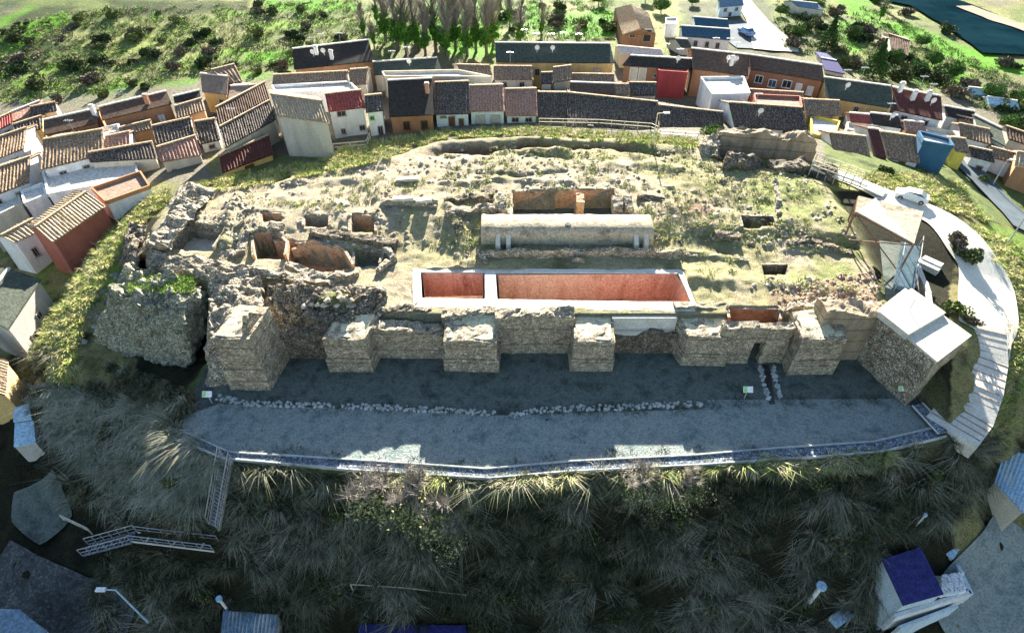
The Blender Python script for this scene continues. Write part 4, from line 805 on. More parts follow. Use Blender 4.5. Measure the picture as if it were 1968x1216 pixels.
 dict(label='speckled tile roof with white wall left of the blue house',e=[(1706,304),(1768,313)],r=[(1692,253),(1762,263)],by=328,zg=-5,roof='mixed',wall='white',doors=[(.5,.9,1.6)]),
 dict(label='house with bright blue wall and flat pale roof',e=[(1773,276),(1830,286)],r=[(1763,257),(1822,272)],by=336,zg=-5.6,roof='pale',wall='blue',flat=True),
 dict(label='small yellow house right of the blue wall',e=[(1836,290),(1864,294)],r=[(1828,264),(1856,267)],by=326,zg=-6.5,roof='mixed',wall='lemon'),
 dict(label='dark roofed house below the maroon roof, near the lane',e=[(1846,262),(1906,278)],r=[(1842,238),(1902,248)],ze=-5,zg=-8.5,roof='mixed',wall='white'),
 dict(label='black roofed house above the lane on the right',e=[(1818,222),(1878,234)],r=[(1816,204),(1872,214)],ze=-4.6,zg=-9,roof='black',wall='white',tile=False),
 dict(label='tall pale green sided house at the end of the right row',e=[(1880,252),(1934,282)],r=[(1872,222),(1925,246)],ze=-4.6,zg=-9,roof='green',wall='green',tile=False),
 dict(label='low speckled roof beside the lane, nearest the yellow house',e=[(1866,300),(1912,312)],r=[(1862,282),(1906,290)],ze=-5.4,zg=-8,roof='dark',wall='white',doors=[(.6,.8,1.5)]),
 dict(label='orange walled house cut by the right edge',e=[(1950,318),(2010,330)],r=[(1956,292),(2010,300)],by=370,zg=-9,roof='straw',wall='orange'),
 # ---- far
 dict(label='white farm building with blue grey roof and three arched windows',e=[(1311,69),(1404,77)],r=[(1309,50),(1404,56)],by=98,zg=-8.5,roof='teal',wall='white',tile=False,wins=[(.3,.55,.7,1.1),(.55,.55,.7,1.1),(.78,.55,.7,1.1)],name='farm_building'),
 dict(label='dark roofed wing behind the white farm building',e=[(1336,48),(1402,54)],r=[(1334,33),(1398,38)],ze=-5,zg=-8.5,roof='teal',wall='white',tile=False,name='farm_building'),
 dict(label='small flat white outbuilding left of the farm building',e=[(1280,50),(1302,50)],r=[(1279,38),(1300,38)],ze=-6,zg=-8.5,roof='pale',wall='white',flat=True,name='farm_building'),
 dict(label='distant villa with grey roof and pale railings by the track',e=[(1383,14),(1430,10)],r=[(1383,0),(1426,-4)],by=38,zg=-9,roof='steel',wall='bluewhite',tile=False,wins=[(.25,.7,.8,.8),(.75,.7,.8,.8),(.5,.3,.8,1)],name='villa'),
 dict(label='tiny grey shed in front of the farm building',e=[(1310,91),(1330,91)],r=[(1297,74),(1322,76)],ze=-6.5,zg=-8.5,roof='green',wall='grey',tile=False,name='shed',cat='shed'),
 dict(label='long low shed with pale green sheet roof below the barn',e=[(1192,104),(1276,108)],r=[(1187,87),(1270,97)],ze=-5,zg=-8,roof='pale',wall='grey',tile=False,name='shed',cat='shed'),
 dict(label='stone hut with brown roof among the gardens at the right',e=[(1712,92),(1745,108)],r=[(1705,66),(1752,78)],ze=-7,zg=-9.5,roof='brown',wall='cream',name='hut',cat='hut'),
 dict(label='low white garden shed at the far right',e=[(1862,180),(1930,188)],r=[(1862,168),(1925,174)],ze=-8,zg=-10,roof='cyan',wall='white',tile=False,name='shed',cat='shed'),
 dict(label='second low white garden shed near the right edge, below the first',e=[(1900,200),(1960,210)],r=[(1898,186),(1955,194)],ze=-8,zg=-10,roof='cyan',wall='white',tile=False,name='shed',cat='shed'),
 dict(label='blue covered garden pool shed behind the green roofed house',e=[(1585,134),(1625,142)],r=[(1580,112),(1605,116)],ze=-7,zg=-8.5,roof='blue',wall='grey',tile=False,name='shed',cat='shed',pitch=.1),
 dict(label='red roofed farmhouse at the very top right',e=[(1532,12),(1585,20)],r=[(1520,2),(1570,6)],ze=-7,zg=-9,roof='steel',wall='cream',tile=False,name='farmhouse'),
]
HS+=[
 dict(label='speckled tile roof below the pale green sided house',e=[(1908,302),(1952,314)],r=[(1904,282),(1948,294)],ze=-5.6,zg=-9,roof='mixed',wall='white'),
 dict(label='brown roofed house behind the pale green sided house',e=[(1938,266),(1978,280)],r=[(1932,242),(1974,256)],ze=-5,zg=-9,roof='brown',wall='cream'),
 dict(label='flat cream rooftop between the maroon roof and the blue wall',e=[(1778,264),(1836,274)],r=[(1776,248),(1832,258)],ze=-4.6,zg=-8,roof='pale',wall='cream',flat=True),
 dict(label='flat cream rooftop below the small red roof',e=[(1628,254),(1692,262)],r=[(1626,240),(1688,246)],ze=-4.2,zg=-7,roof='pale',wall='cream',flat=True),
 dict(label='brown tiled roof tucked behind the wide brown roof on the left',e=[(92,262),(150,250)],r=[(88,250),(146,236)],ze=-4,zg=-8,roof='brown',wall='cream'),
 dict(label='mixed tiled roof between the orange front and the skylight roof',e=[(232,262),(296,246)],r=[(228,246),(290,231)],ze=-4,zg=-8,roof='mixed',wall='orange'),
 dict(label='narrow flat white rooftop behind the small red tiled roof',e=[(200,262),(232,256)],r=[(198,250),(230,243)],ze=-4,zg=-8,roof='pale',wall='white',flat=True),
 dict(label='tall white house wall between the two brown roofs at the left edge',e=[(50,396),(92,378)],r=[(44,372),(84,356)],ze=-5.4,zg=-10,roof='pale',wall='white',flat=True),
 dict(label='small dark tiled roof right of the salmon roof',e=[(60,222),(110,212)],r=[(58,206),(106,196)],ze=-4.,zg=-8,roof='dark',wall='cream'),
 dict(label='speckled roof at the end of the upper right row',e=[(1842,236),(1890,248)],r=[(1838,222),(1884,232)],ze=-5,zg=-9,roof='mixed',wall='cream'),
 dict(label='brown tiled roof in front of the dark green sheet roof',e=[(1100,156),(1182,158)],r=[(1100,142),(1180,143)],ze=-3,zg=-7,roof='mixed',wall='yellow'),
 dict(label='low tiled roof right of the brown roofed brick house front',e=[(1440,184),(1546,192)],r=[(1440,172),(1544,178)],ze=-3.2,zg=-7,roof='mixed',wall='brick'),
]
for h in HS: house(**h)
# barn (gable towards the camera)
t=thing('barn',P(1228,86,-8),'big brick barn with pale ridged roof end-on, behind the terraces','barn')
zg=-8.; zeB=solve_ze((1196,68),zg,88); a=P(1196,68,zeB);b=P(1260,68,zeB); zap=zeB+1.4; ap=P(1231,57,zap); a2=P(1181,18,zeB);b2=P(1246,26,zeB); ap2=P(1213,10,zap)
mb=MB(); quadwall(mb,a,b,zg-1,zeB); quadwall(mb,b,b2,zg-1,zeB);quadwall(mb,a2,a,zg-1,zeB);quadwall(mb,b2,a2,zg-1,zeB); mb.add([a,b,ap],[(0,1,2)]); mb.add([a2,b2,ap2],[(0,2,1)]); mb.build('wall',MT['w_brick'],t)
mb=MB(); up=np.array([0,0,.12]); slope_mesh(mb,a2+up,a+up,ap+up,ap2+up,True,seed=3); slope_mesh(mb,b+up,b2+up,ap2+up,ap+up,True,seed=4); mb.build('roof',MT['r_straw'],t)
window(t,a,b,.75,zg+2.,1.6,2.4,'frame','dark','door'); window(t,a,b,.3,zg+2.2,1.2,1.2)
# blue side panel of red building
# ------------------------------------------------------------ shelter on plateau
t=thing('shelter',P(1700,520,-1.5),'open steel shelter with a pale folded canopy over the excavation','shelter')
q=[P(1650,378,2.6),P(1774,408,2.6),P(1756,470,2.2),P(1644,408,2.2)]; mid=P(1655,395,2.4)
mb=MB(); up=np.array([0,0,.1])
mb.hexa([q[3],q[2],q[1],q[0]],[p+up for p in (q[3],q[2],q[1],q[0])]); mb.build('canopy',MT['vault'],t)
V=[q[0]+up*1.6,q[2]+up*1.3,q[3]+up*1.3,q[0]+up*1.3]; mesh('canopy_fold',[q[3]+up*1.2,q[2]+up*1.2,q[0]*.75+q[1]*.25+up*3.5],[(0,1,2)],MT['w_grey'],t)
for p in q:
    mb=MB(); mb.tube([(p[0],p[1],p[2]),(p[0],p[1],-2.4)],.09,6); mb.build('post',MT['rust'],t)
mb=MB()
for i in range(4): mb.bar(q[i-1]-up*.8,q[i]-up*.8,.14)
mb.bar(q[0]-up,(q[3][0],q[3][1],-.5),.08); mb.bar(q[3]-up,(q[2][0],q[2][1],-1),.08); mb.bar(q[2]-up,(q[3][0],q[3][1],-1),.08); mb.build('bracing',MT['rust'],t)
mb=MB(); W=[P(1655,462,-.9),P(1740,480,-.9),P(1758,560,-.9),P(1690,590,-.9)]
tag(mesh('excavation_floor',[p for p in [P(1690,462,-1.0),P(1750,470,-1.0),P(1745,600,-1.),P(1705,600,-1.)]],[(3,2,1,0)],MT['dirt_dark']),kind='structure')
mb=MB(); a=P(1750,470,-.3);b=P(1735,560,-.9); 
mb.bar(a,b,1.7,.14); o=thing('glass_walkway',b,'grey glass floored walkway leading down from the shelter','walkway'); mb.build('deck',MT['glassfloor'],o)
for s in (-.85,.85):
    mb=MB(); mb.bar(a+np.array([s,0,1.]),b+np.array([s,0,1.]),.06)
    for k in range(6): p=a+(b-a)*k/5; mb.bar(p+np.array([s,0,0]),p+np.array([s,0,1.]),.05)
    mb.build('railing',MT['metal'],o)
# pale concrete stair block next to shelter
mb=MB(); a=P(1775,470,-.4); 
mb.box((a[0]+.8,a[1]-1.2,-2.6),1.8,.8,1.1,-.9); mb.box((a[0]+.2,a[1]-1.6,-2.6),2.2,.7,1.0,-.9)
tag(mb.build('stair_block',MT['concrete']),'pale stepped concrete block between shelter and road','stair')
# ------------------------------------------------------------ timber walkway upper right
o=thing('walkway',P(1600,325,-1),'pale railed walkway climbing to the plateau entrance at the back right','walkway')
A0=P(1562,318,.4);A1=P(1655,352,-.2); d=(A1-A0)/np.linalg.norm(A1-A0); nn=np.array([-d[1],d[0],0]); 
mb=MB(); mb.bar(A0,A1,1.9,.15); mb.bar(A1,P(1700,372,-.6),1.9,.15); mb.build('deck',MT['concrete'],o)
for s in (-.95,.95):
    mb=MB(); pts=[A0+nn*s,A1+nn*s]
    for z in (.5,1.05): mb.bar(pts[0]+np.array([0,0,z]),pts[1]+np.array([0,0,z]),.07)
    for k in range(7): p=pts[0]+(pts[1]-pts[0])*k/6; mb.bar(p+np.array([0,0,-.8]),p+np.array([0,0,1.05]),.08)
    mb.build('railing',MT['w_cream'],o)
def fence(pts,h,label,mat='metal',step=1.6,name='railing',cat='railing',rails=2,w=.05,z=None,top=None):
    W=[on1(*p) if z is None else P(*p,z) for p in pts]; T=thing(name,W[0],label,cat); mb=MB(); mp=MB()
    for a,b in zip(W[:-1],W[1:]):
        for r_ in range(rails): zz=h*(r_+1)/rails; mb.bar(a+np.array([0,0,zz]),b+np.array([0,0,zz]),w)
        k=max(1,int(np.linalg.norm(b-a)/step))
        for i in range(k+1): p=a+(b-a)*i/k; mp.bar(p-np.array([0,0,.3]),p+np.array([0,0,h]),w*1.2)
    mb.build('rails',MT[mat],T); mp.build('posts',MT[mat],T); return T
fence([(1036,240),(1150,243),(1250,250),(1262,256)],1.0,'thin pale railing along the back street in front of the long dark roofs',w=.08,mat='w_cream')
fence([(1268,262),(1340,268)],.9,'short low railing right of the back street lamp post',w=.07)
fence([(642,290),(706,284),(712,268)],1.,'small garden fence below the white house with the red roof',mat='w_cream',w=.1)
fence([(1886,800),(1912,752),(1928,700),(1936,640)],.9,'pale low railing outside the ramp on the right',mat='w_cream',w=.1)
fence([(125,1000),(178,1026)],1.,'short rusty railing above the paved yard',mat='w_cream',w=.08)
fence([(678,1133),(780,1140),(895,1152)],1.,'thin pale wire fence low on the front slope',mat='w_cream',step=5,w=.06,rails=1)
# ramp stairs right
t=thing('ramp_steps',P(1860,640,-3),'pale ramp with timber steps curving down beside the tower','steps')
mb=MB(); W=[on1(*c) for c in ((1886,636),(1886,690),(1874,745),(1856,795))]+[P(1826,832,-4.85)]
for q_ in W: q_[2]+=.25
for a,b in zip(W[:-1],W[1:]):
    for k in range(4): p=a+(b-a)*k/4; d=(b-a)/np.linalg.norm(b-a); q=np.array([-d[1],d[0],0]); mb.bar(p-q*1.85-[0,0,.035],p+q*1.85-[0,0,.035],.1,.07)
mb.build('step',MT['wood'],t)
V=[];
for i,p in enumerate(W):
    d=W[min(i+1,4)]-W[max(i-1,0)]; d/=np.linalg.norm(d); q=np.array([-d[1],d[0],0]); V+=[p-q*1.95-[0,0,.03],p+q*1.95-[0,0,.03]]
mb=MB()
for i in range(4): mb.hexa([V[2*i]-[0,0,1.5],V[2*i+2]-[0,0,1.5],V[2*i+3]-[0,0,1.5],V[2*i+1]-[0,0,1.5]],[V[2*i],V[2*i+2],V[2*i+3],V[2*i+1]])
mb.build('ramp',MT['concrete'],t)
# lower deck by the tower
o=thing('footbridge',P(1795,805,-5),'narrow blue grey timber walkway crossing the terrace corner below the tower','walkway')
a=P(1762,778,-4.75);b=P(1812,832,-4.75); mb=MB(); mb.bar(a,b,.9,.12); mb.build('deck',MT['cobble'],o)
for s in (-.5,.5): mb=MB(); mb.bar(a+np.array([s,s*.3,.12]),b+np.array([s,s*.3,.12]),.08,.12); mb.build('edge_board',MT['concrete'],o)
# ------------------------------------------------------------ stairs on front slope
def steps(a,b,w,n,label,mat='metal',rail=True):
    d=b-a; T=thing('staircase',b,label,'stairs'); dh=np.array([d[0],d[1],0]);dh/=np.linalg.norm(dh)+1e-9; q=np.array([-dh[1],dh[0],0])
    mb=MB()
    for i in range(n): p=a+d*(i+.5)/n; mb.bar(p-q*w/2,p+q*w/2,.15,.06)
    mb.build('treads',MT[mat],T); mb=MB()
    for s in (-1,1): mb.bar(a+q*s*w/2,b+q*s*w/2,.06,.2)
    mb.build('stringers',MT[mat],T)
    if rail:
        for s in (-1,1):
            mb=MB(); up=np.array([0,0,1.]); mb.bar(a+q*s*w/2+up,b+q*s*w/2+up,.06); mb.bar(a+q*s*w/2+up*.5,b+q*s*w/2+up*.5,.04)
            for i in range(7): p=a+d*i/6+q*s*w/2; mb.bar(p,p+up,.05)
            mb.build('handrail',MT['metal'],T)
    return T
up=np.array([0,0,.35])
a=P(436,878,-4.8); b=on1(418,1022)+up*2; steps(a,b,1.15,19,'steep metal staircase running straight down the front slope')
a2=b+np.array([0,0,-.1]); c=on1(262,1035)+up; c2=on1(168,1060)+up
steps(on1(420,1055)+up,c,.8,3,'low grey walkway linking the slope staircase to the lower stairs','concrete',True)
steps(c,c2,1.,12,'short lower flight of blue grey stairs at the left foot of the slope','cobble')
# ------------------------------------------------------------ signs
def sign(px,py,z,label,s=.8):
    p=P(px,py,z) if z is not None else on1(px,py); T=thing('information_sign',p,label,'sign','information signs on the terrace'); mb=MB(); mb.bar(p,p+np.array([0,0,1.1]),.07); mb.build('post',MT['metal'],T)
    mb=MB(); c=p+np.array([0,-.05,1.25]); q=[c+np.array(v)*s for v in ((-.5,-.25,-.2),(.5,-.25,-.2),(.5,.2,.25),(-.5,.2,.25))]; n_=np.array([0,.03,-.05]); mb.hexa([a+n_ for a in q],q); mb.build('panel',MT['whitepaint'],T)
    mb=MB(); q2=[c+np.array(v)*s+np.array([0,-.008,.012]) for v in ((-.46,-.22,-.17),(-.1,-.22,-.17),(-.1,.17,.22),(-.46,.17,.22))]; mb.add(q2,[(0,1,2,3)]); mb.build('picture',MT['signgreen'],T)
sign(408,775,-5,'small green and white information sign at the left end of the terrace')
sign(1430,766,-5,'small green and white information sign beside the drain slot'); sign(1722,764,-5,'small white information sign at the foot of the slab roofed tower',.7)
# ------------------------------------------------------------ cars
def car(p,rz,col,label,s=1.):
    T=thing('parked_car',(0,0,0),label,'car'); L,Wd=4.2,1.75
    prof=[(-2.1,.35),(-2.1,.8),(-1.95,.95),(-1.2,1.0),(-.75,1.45),(.9,1.5),(1.6,1.05),(2.0,.95),(2.1,.6),(2.1,.35)]
    def ext(pr,w,in_=None):
        V=[];n=len(pr)
        for sgn in (-1,1):
            for x,z in pr: k=w/2*(1 if z<1.02 else .84); V.append((x,sgn*k,z))
        Fc=[tuple(range(n-1,-1,-1)),tuple(range(n,2*n))]+[(i,(i+1)%n,n+(i+1)%n,n+i) for i in range(n)]; return V,Fc
    mb=MB(); mb.add(*ext(prof,Wd)); mb.build('body',MT[col],T)
    mb=MB(); mb.add(*ext([(-1.12,1.02),(-.74,1.4),(.88,1.44),(1.5,1.06)],Wd+.03)); mb.build('side_windows',MT['glass'],T)
    mb=MB(); mb.add([(-1.23,-.7,1.03),(-1.23,.7,1.03),(-.79,.62,1.44),(-.79,-.62,1.44)],[(0,3,2,1)]); mb.build('windscreen',MT['glass'],T); mb=MB(); mb.add([(1.64,-.7,1.07),(1.64,.7,1.07),(.96,.62,1.49),(.96,-.62,1.49)],[(0,1,2,3)]); mb.build('rear_window',MT['glass'],T)
    for x in (-1.3,1.3):
        for y in (-.82,.82):
            w=MB(); w.tube([(x,y-.1,.33),(x,y+.1,.33)],.33,12); o=w.build('wheel',MT['tyre'],T); w=MB(); w.tube([(x,y-.115,.33),(x,y+.115,.33)],.19,10); w.build('rim',MT['metal'],o)
    for y in (-.6,.6):
        w=MB(); w.box((-2.1,y,.68),.06,.32,.16); w.build('headlight',MT['whitepaint'],T); w=MB(); w.box((2.08,y,.7),.06,.25,.2); w.build('tail_light',MT['w_pinkred'],T)
    T.location=[float(v) for v in p]; T.rotation_euler=(0,0,rz); T.scale=(s,s,s); T['_w']=[0,0,0]; return T
car(on1(1748,386)+np.array([0,0,.12]),R(-32),'whitepaint','white car parked on the pale road above the shelter',.8)
car(on1(1433,68)+np.array([0,0,.2]),R(-70),'bluepaint','pale blue car parked in the yard beside the white farm building')
car(on1(1925,330)+np.array([0,0,.3]),R(-35),'bluepaint','light blue car parked on the lane at the right edge')
# ------------------------------------------------------------ poles & lamps
def lamp(px,py,h,label,arm=1.0,mat='metal',head='whitepaint'):
    p=on1(px,py); T=thing('street_lamp',p,label,'street lamp'); mb=MB(); mb.tube([p,p+np.array([0,0,h])],[.09,.06],7); mb.build('pole',MT[mat],T)
    mb=MB(); mb.bar(p+np.array([0,0,h]),p+np.array([arm,0,h+.1]),.07); mb.build('arm',MT[mat],T); mb=MB(); mb.box((p[0]+arm*1.2,p[1],p[2]+h),.7,.3,.16); mb.build('lamp_head',MT[head],T)
lamp(1254,278,4,'street lamp with two arms on the back street below the long roofs',.9,'w_cream')
lamp(290,1200,6.5,'pale blue lamp post leaning over the street at the bottom left',-.9,'r_cyan')
lamp(1935,470,7,'slender lamp post beside the lane at the right edge',.6); lamp(1905,360,4,'short lamp post beside the light blue car on the lane',.5)
for px,py,h,r_,lab in ((1552,1160,3.2,.22,'wide white flue pipe with round cap at the bottom right of the slope'),(438,1172,2.,.14,'slim pale blue pipe beside the corrugated shed roof'),(1760,1010,1.5,.08,'small white marker post on the right part of the slope'),(1925,940,0.1,.1,None)):
    if lab is None: continue
    p=on1(px,py); T=thing('flue_pipe' if r_>.1 else 'marker_post',p,lab,'pipe' if r_>.1 else 'post'); mb=MB(); mb.tube([p-np.array([0,0,.5]),p+np.array([0,0,h])],r_*.8,10); mb.build('shaft',MT['whitepaint'],T); mb=MB(); mb.tube([p+np.array([0,0,h]),p+np.array([0,0,h+.25])],r_*1.7,12); mb.build('cap',MT['r_cyan'],T)
# ------------------------------------------------------------ bottom huts
def hut(q,zt,zb,roofmat,wallmat,label,name='hut',cat='hut',corr=False,thk=.15):
    W=[P(*p,z) for p,z in zip(q,zt)]; c=np.mean(W,0); T=thing(name,(c[0],c[1],zb),label,cat); I2=[p+(c-p)*.04 for p in W]
    mb=MB(); mb.hexa([(p[0],p[1],zb) for p in I2],[(p[0],p[1],p[2]-.06) for p in I2]); mb.build('wall',MT[wallmat],T)
    mb=MB()
    if corr:
        slope_mesh(mb,W[0],W[1],W[2],W[3],True,.3,5)
    else: mb.hexa([p-[0,0,.0] for p in W],[p+np.array([0,0,thk]) for p in W])
    mb.build('roof',MT[roofmat],T); return T
T=hut([(1735,1164),(1812,1142),(1768,1052),(1694,1076)],[-12.6,-12.6,-12.,-12.],-17.5,'r_blue','w_bluewhite','white hut with deep blue roof at the bottom right',cat='hut')
wA=P(1722,1186,-13.9);wB=P(1868,1140,-13.9);
mb=MB(); mb.hexa([wA-[0,0,2.5],wB-[0,0,2.5],wB+[0,.3,-2.5],wA+[0,.3,-2.5]],[wA,wB,wB+[0,.3,0],wA+[0,.3,0]]); tag(mb.build('yard_wall',MT['w_white']),'low white yard wall in front of the blue roofed hut','wall')
wC=P(1838,1078,-13.9); mb=MB(); mb.bar(wB-[0,0,.9],wC-[0,0,.9],.3,1.8); tag(mb.build('yard_wall',MT['w_bluewhite']),'short pale wall at the right side of the hut yard','wall')
mb=MB(); mq=[P(1800,1152,-14.2),P(1850,1142,-14.2),P(1842,1105,-14.2),P(1803,1112,-14.2)]
yd=[P(1726,1184,-14.5),P(1866,1142,-14.5),P(1838,1080,-14.5),P(1700,1090,-14.5)]
y2=MB(); y2.hexa([(p[0],p[1],-18) for p in yd],yd); tag(y2.build('yard',MT['w_grey']),kind='structure')
y2=MB(); a=P(1730,1208,-14.8);b=P(1842,1166,-14.8); y2.hexa([a-[0,0,3],b-[0,0,3],b+[0,.25,-3],a+[0,.25,-3]],[a,b,b+[0,.25,0],a+[0,.25,0]]); tag(y2.build('yard_wall',MT['w_bluewhite']),'outer pale wall nearest the bottom right corner of the photo','wall')
random.seed(3)
for i in range(9):
    for j in range(7):
        u,v=(i+.5)/9,(j+.5)/7; p=(mq[0]*(1-u)+mq[1]*u)*(1-v)+(mq[3]*(1-u)+mq[2]*u)*v; mb.box((p[0]+random.uniform(-.05,.05),p[1],p[2]+.3),.2,.2,random.uniform(.3,.5),random.random()*3)
tag(mb.build('block_stack',MT['whitepaint']),'stack of small white blocks in the yard beside the blue roofed hut','building blocks')
T=hut([(1815,1065),(1832,1074),(1882,990),(1862,985)],[-13.5,-13.5,-12.,-12.],-16,'r_cyan','w_bluewhite','narrow pale blue lean-to behind the blue roofed hut')
hut([(1912,925),(1968,985),(2010,900),(1935,852)],[-9,-9,-9,-9],-13,'r_cyan','w_cream','cream shed with pale blue corrugated roof cut by the right edge','shed','shed',True)
hut([(425,1216),(530,1216),(535,1180),(430,1172)],[-16,-16,-15.6,-15.6],-19,'r_steel','w_grey','shed with dark blue corrugated roof at the bottom left of centre','shed','shed',True)
hut([(690,1260),(900,1260),(895,1202),(690,1200)],[-17,-17,-17,-17],-20,'r_blue','w_grey','shed with violet blue roof barely visible at the bottom edge','shed','shed')
hut([(28,860),(70,852),(66,810),(30,815)],[-11,-11,-10.6,-10.6],-13.5,'r_cyan','w_grey','small shed with sky blue sheet roof at the left edge, lower panel','shed','shed')
hut([(27,812),(62,806),(58,775),(28,786)],[-10.4,-10.4,-10,-10],-13,'r_cyan','w_grey','small shed with pale blue green sheet roof at the left edge, upper panel','shed','shed')
hut([(-10,1240),(120,1240),(40,1172),(-10,1170)],[-14.5,-14.5,-14,-14],-18,'r_steel','w_bluewhite','house corner with pale blue edge at the bottom left corner','house','house')
p=on1(1500+112,1190); 
mb=MB(); mb.box((p[0],p[1],p[2]+.1),1.6,.8,.5,.5); mb.box((p[0],p[1],p[2]+.6),1.7,.9,.08,.5); tag(mb.build('water_trough',MT['r_cyan']),'small pale blue box lying low on the slope at the bottom right','box')
# ------------------------------------------------------------ vegetation
def blades(name,centres,nb,h,wd,cols,droop,spread,label=None,cat=None,dn=None,lenvar=.5):
    n=len(centres); c=np.repeat(centres,nb,0); m=len(c); az=rng.random(m)*2*np.pi
    hh=h*(1-lenvar+lenvar*2*rng.random(m))*np.repeat(.6+.8*rng.random(n),nb)
    base=c+np.stack([np.cos(az)*spread*rng.random(m),np.sin(az)*spread*rng.random(m),np.zeros(m)],1)
    out=np.stack([np.cos(az),np.sin(az),np.zeros(m)],1)
    if dn is not None: out=out*.55+np.array(dn)*(.6+.6*rng.random((m,1)))+np.repeat(rng.normal(0,.6,(n,3)),nb,0)*[1,.4,0]
    ln=droop*(.5+rng.random(m))
    midp=base+out*(hh*ln*.45)[:,None]+np.stack([np.zeros(m)]*2+[hh*.62],1)
    tip=base+out*(hh*ln*1.15)[:,None]+np.stack([np.zeros(m)]*2+[hh*(.8-.6*droop*rng.random(m))],1)
    sd=np.stack([-np.sin(az),np.cos(az),np.zeros(m)],1)*wd*.5; sd=np.where(rng.random((m,1))<.6,np.array([wd*.5,0,0]),sd)
    V=np.stack([base-sd,base+sd,midp-sd*.8,midp+sd*.8,tip],1).reshape(-1,3)
    k=np.arange(m)*5; T=np.concatenate([np.stack([k,k+1,k+3],1),np.stack([k,k+3,k+2],1),np.stack([k+2,k+3,k+4],1)])
    cc=np.array(cols)[rng.integers(0,len(cols),n)]; cc=np.repeat(cc,nb,0)*(.6+.8*rng.random((m,1))); cc=np.repeat(cc,5,0)
    o=bigmesh(name,V,T,MT['leafcol'],3,cc); tag(o,label,cat,kind='stuff'); return o
def sample(poly,n):
    poly=np.array(poly,float); mn,mx=poly.min(0),poly.max(0); q=mn+(mx-mn)*rng.random((int(n*2.5),2)); q=q[pip(q[:,0],q[:,1],poly)][:n]; return on(q[:,0],q[:,1])
slope_poly=[(60,640),(190,690),(390,760),(330,842),(440,892),(700,915),(960,928),(1200,908),(1500,892),(1700,876),(1830,845),(1900,830),(1920,900),(1860,1000),(1700,1060),(1680,1230),(200,1230),(170,1060),(60,900)]
cs=sample(slope_poly,9000); qx,qy=proj(cs[:,0],cs[:,1],cs[:,2])
keep=np.ones(len(cs),bool)
for q in ([(395,880),(455,880),(445,1050),(395,1050)],[(150,1030),(270,1000),(430,1030),(430,1080),(260,1055),(160,1085)],[(60,900),(140,940),(150,1030),(80,1040)],[(1690,1040),(1800,1010),(1880,980),(1900,1200),(1690,1216)],[(230,1170),(160,1080),(180,1085),(320,1200)]): keep&=~pip(qx,qy,q)
cs=cs[keep]; cl=fbm(cs[:,0],cs[:,1],cs[:,2],2.4,3,5); cs=cs[cl>-.1]
dk=fbm(cs[:,0],cs[:,1],cs[:,2],5,3,15)
blades('slope_grass',cs,34,.62,.032,[(.11,.115,.065),(.17,.165,.10),(.07,.08,.04),(.25,.22,.135),(.045,.055,.03),(.03,.04,.02)],1.15,.3,'long shaggy dry grass hanging down the shaded front slope','grass',dn=(0,-.3,-.3))
lf=sample([(90,740),(330,780),(340,830),(430,890),(400,980),(300,980),(170,900),(90,830)],800)
blades('flank_tussocks',lf,46,.8,.034,[(.34,.34,.24),(.26,.28,.19),(.44,.42,.32)],1.2,.2,'pale hairy tussocks on the left flank below the fallen masonry block','grass',dn=(-.1,-.25,-.25))
c2=cs[::3]
blades('slope_tussocks',c2[dk[::3]>.02],46,.95,.034,[(.30,.30,.20),(.22,.235,.15),(.42,.38,.27)],1.2,.15,'big pale tussocks of drooping grass on the shaded front slope','grass',dn=(0,-.15,-.25))
edge=sample([(690,910),(900,922),(910,1040),(780,1020),(690,960)],130)
edge=np.concatenate([edge,sample([(1185,905),(1340,898),(1330,960),(1200,960)],80),sample([(1340,898),(1560,886),(1720,872),(1700,895),(1480,915)],110),sample([(930,922),(1110,912),(1110,935),(940,940)],50)])
blades('sunlit_edge_grass',edge,60,.62,.045,[(.40,.38,.18),(.32,.35,.12),(.48,.44,.28),(.24,.28,.12)],1.,.45,'shrubby grass along the outer rim of the terrace, sunlight put into its yellowish colour','grass',dn=(0,-.2,-.1))  # pale palette puts the sunlight on these patches into the blade colours
rim=np.concatenate([sample([(215,440),(250,450),(160,620),(140,740),(60,700),(55,640),(130,540)],520),sample([(1850,420),(1968,480),(1968,700),(1930,880),(1880,830),(1930,700),(1930,560)],480),sample([(640,290),(740,270),(860,252),(1030,245),(1340,268),(1340,285),(1000,262),(850,268),(700,320),(620,330)],900),sample([(1650,345),(1700,330),(1840,350),(1900,430),(1800,400)],300),sample([(400,350),(530,328),(640,303),(645,330),(540,350),(420,370)],260),sample([(290,375),(400,352),(400,366),(350,362),(290,420),(240,455),(235,430)],220)])
blades('rim_grass',rim,30,.5,.05,[(.45,.43,.17),(.36,.38,.12),(.50,.46,.24),(.25,.33,.08)],.7,.4,'yellow green grass fringing the edge of the plateau','grass')
pl=sample([(430,380),(760,310),(1000,270),(1340,290),(1560,340),(1680,500),(1680,590),(1340,580),(1340,510),(790,505),(780,430)],2200)
pl=pl[(pl[:,2]>-.9)]
kk=(fbm(pl[:,0],pl[:,1],None,6.,3,9)+.35*(pl[:,0]>-8))>.05; pl=pl[kk]
blades('plateau_grass',pl,16,.22,.05,[(.40,.40,.18),(.30,.33,.12),(.24,.24,.13),(.30,.36,.10)],.9,.4,'sparse yellow green grass growing over the excavated plateau','grass')
bt=np.array([P(random.uniform(250,375),random.uniform(532,562),-.75) for _ in range(110)]); 
blades('block_grass',bt,26,.26,.05,[(.22,.34,.06),(.28,.38,.09),(.14,.22,.05)],.6,.35,'bright green grass growing on top of the fallen masonry block','grass')
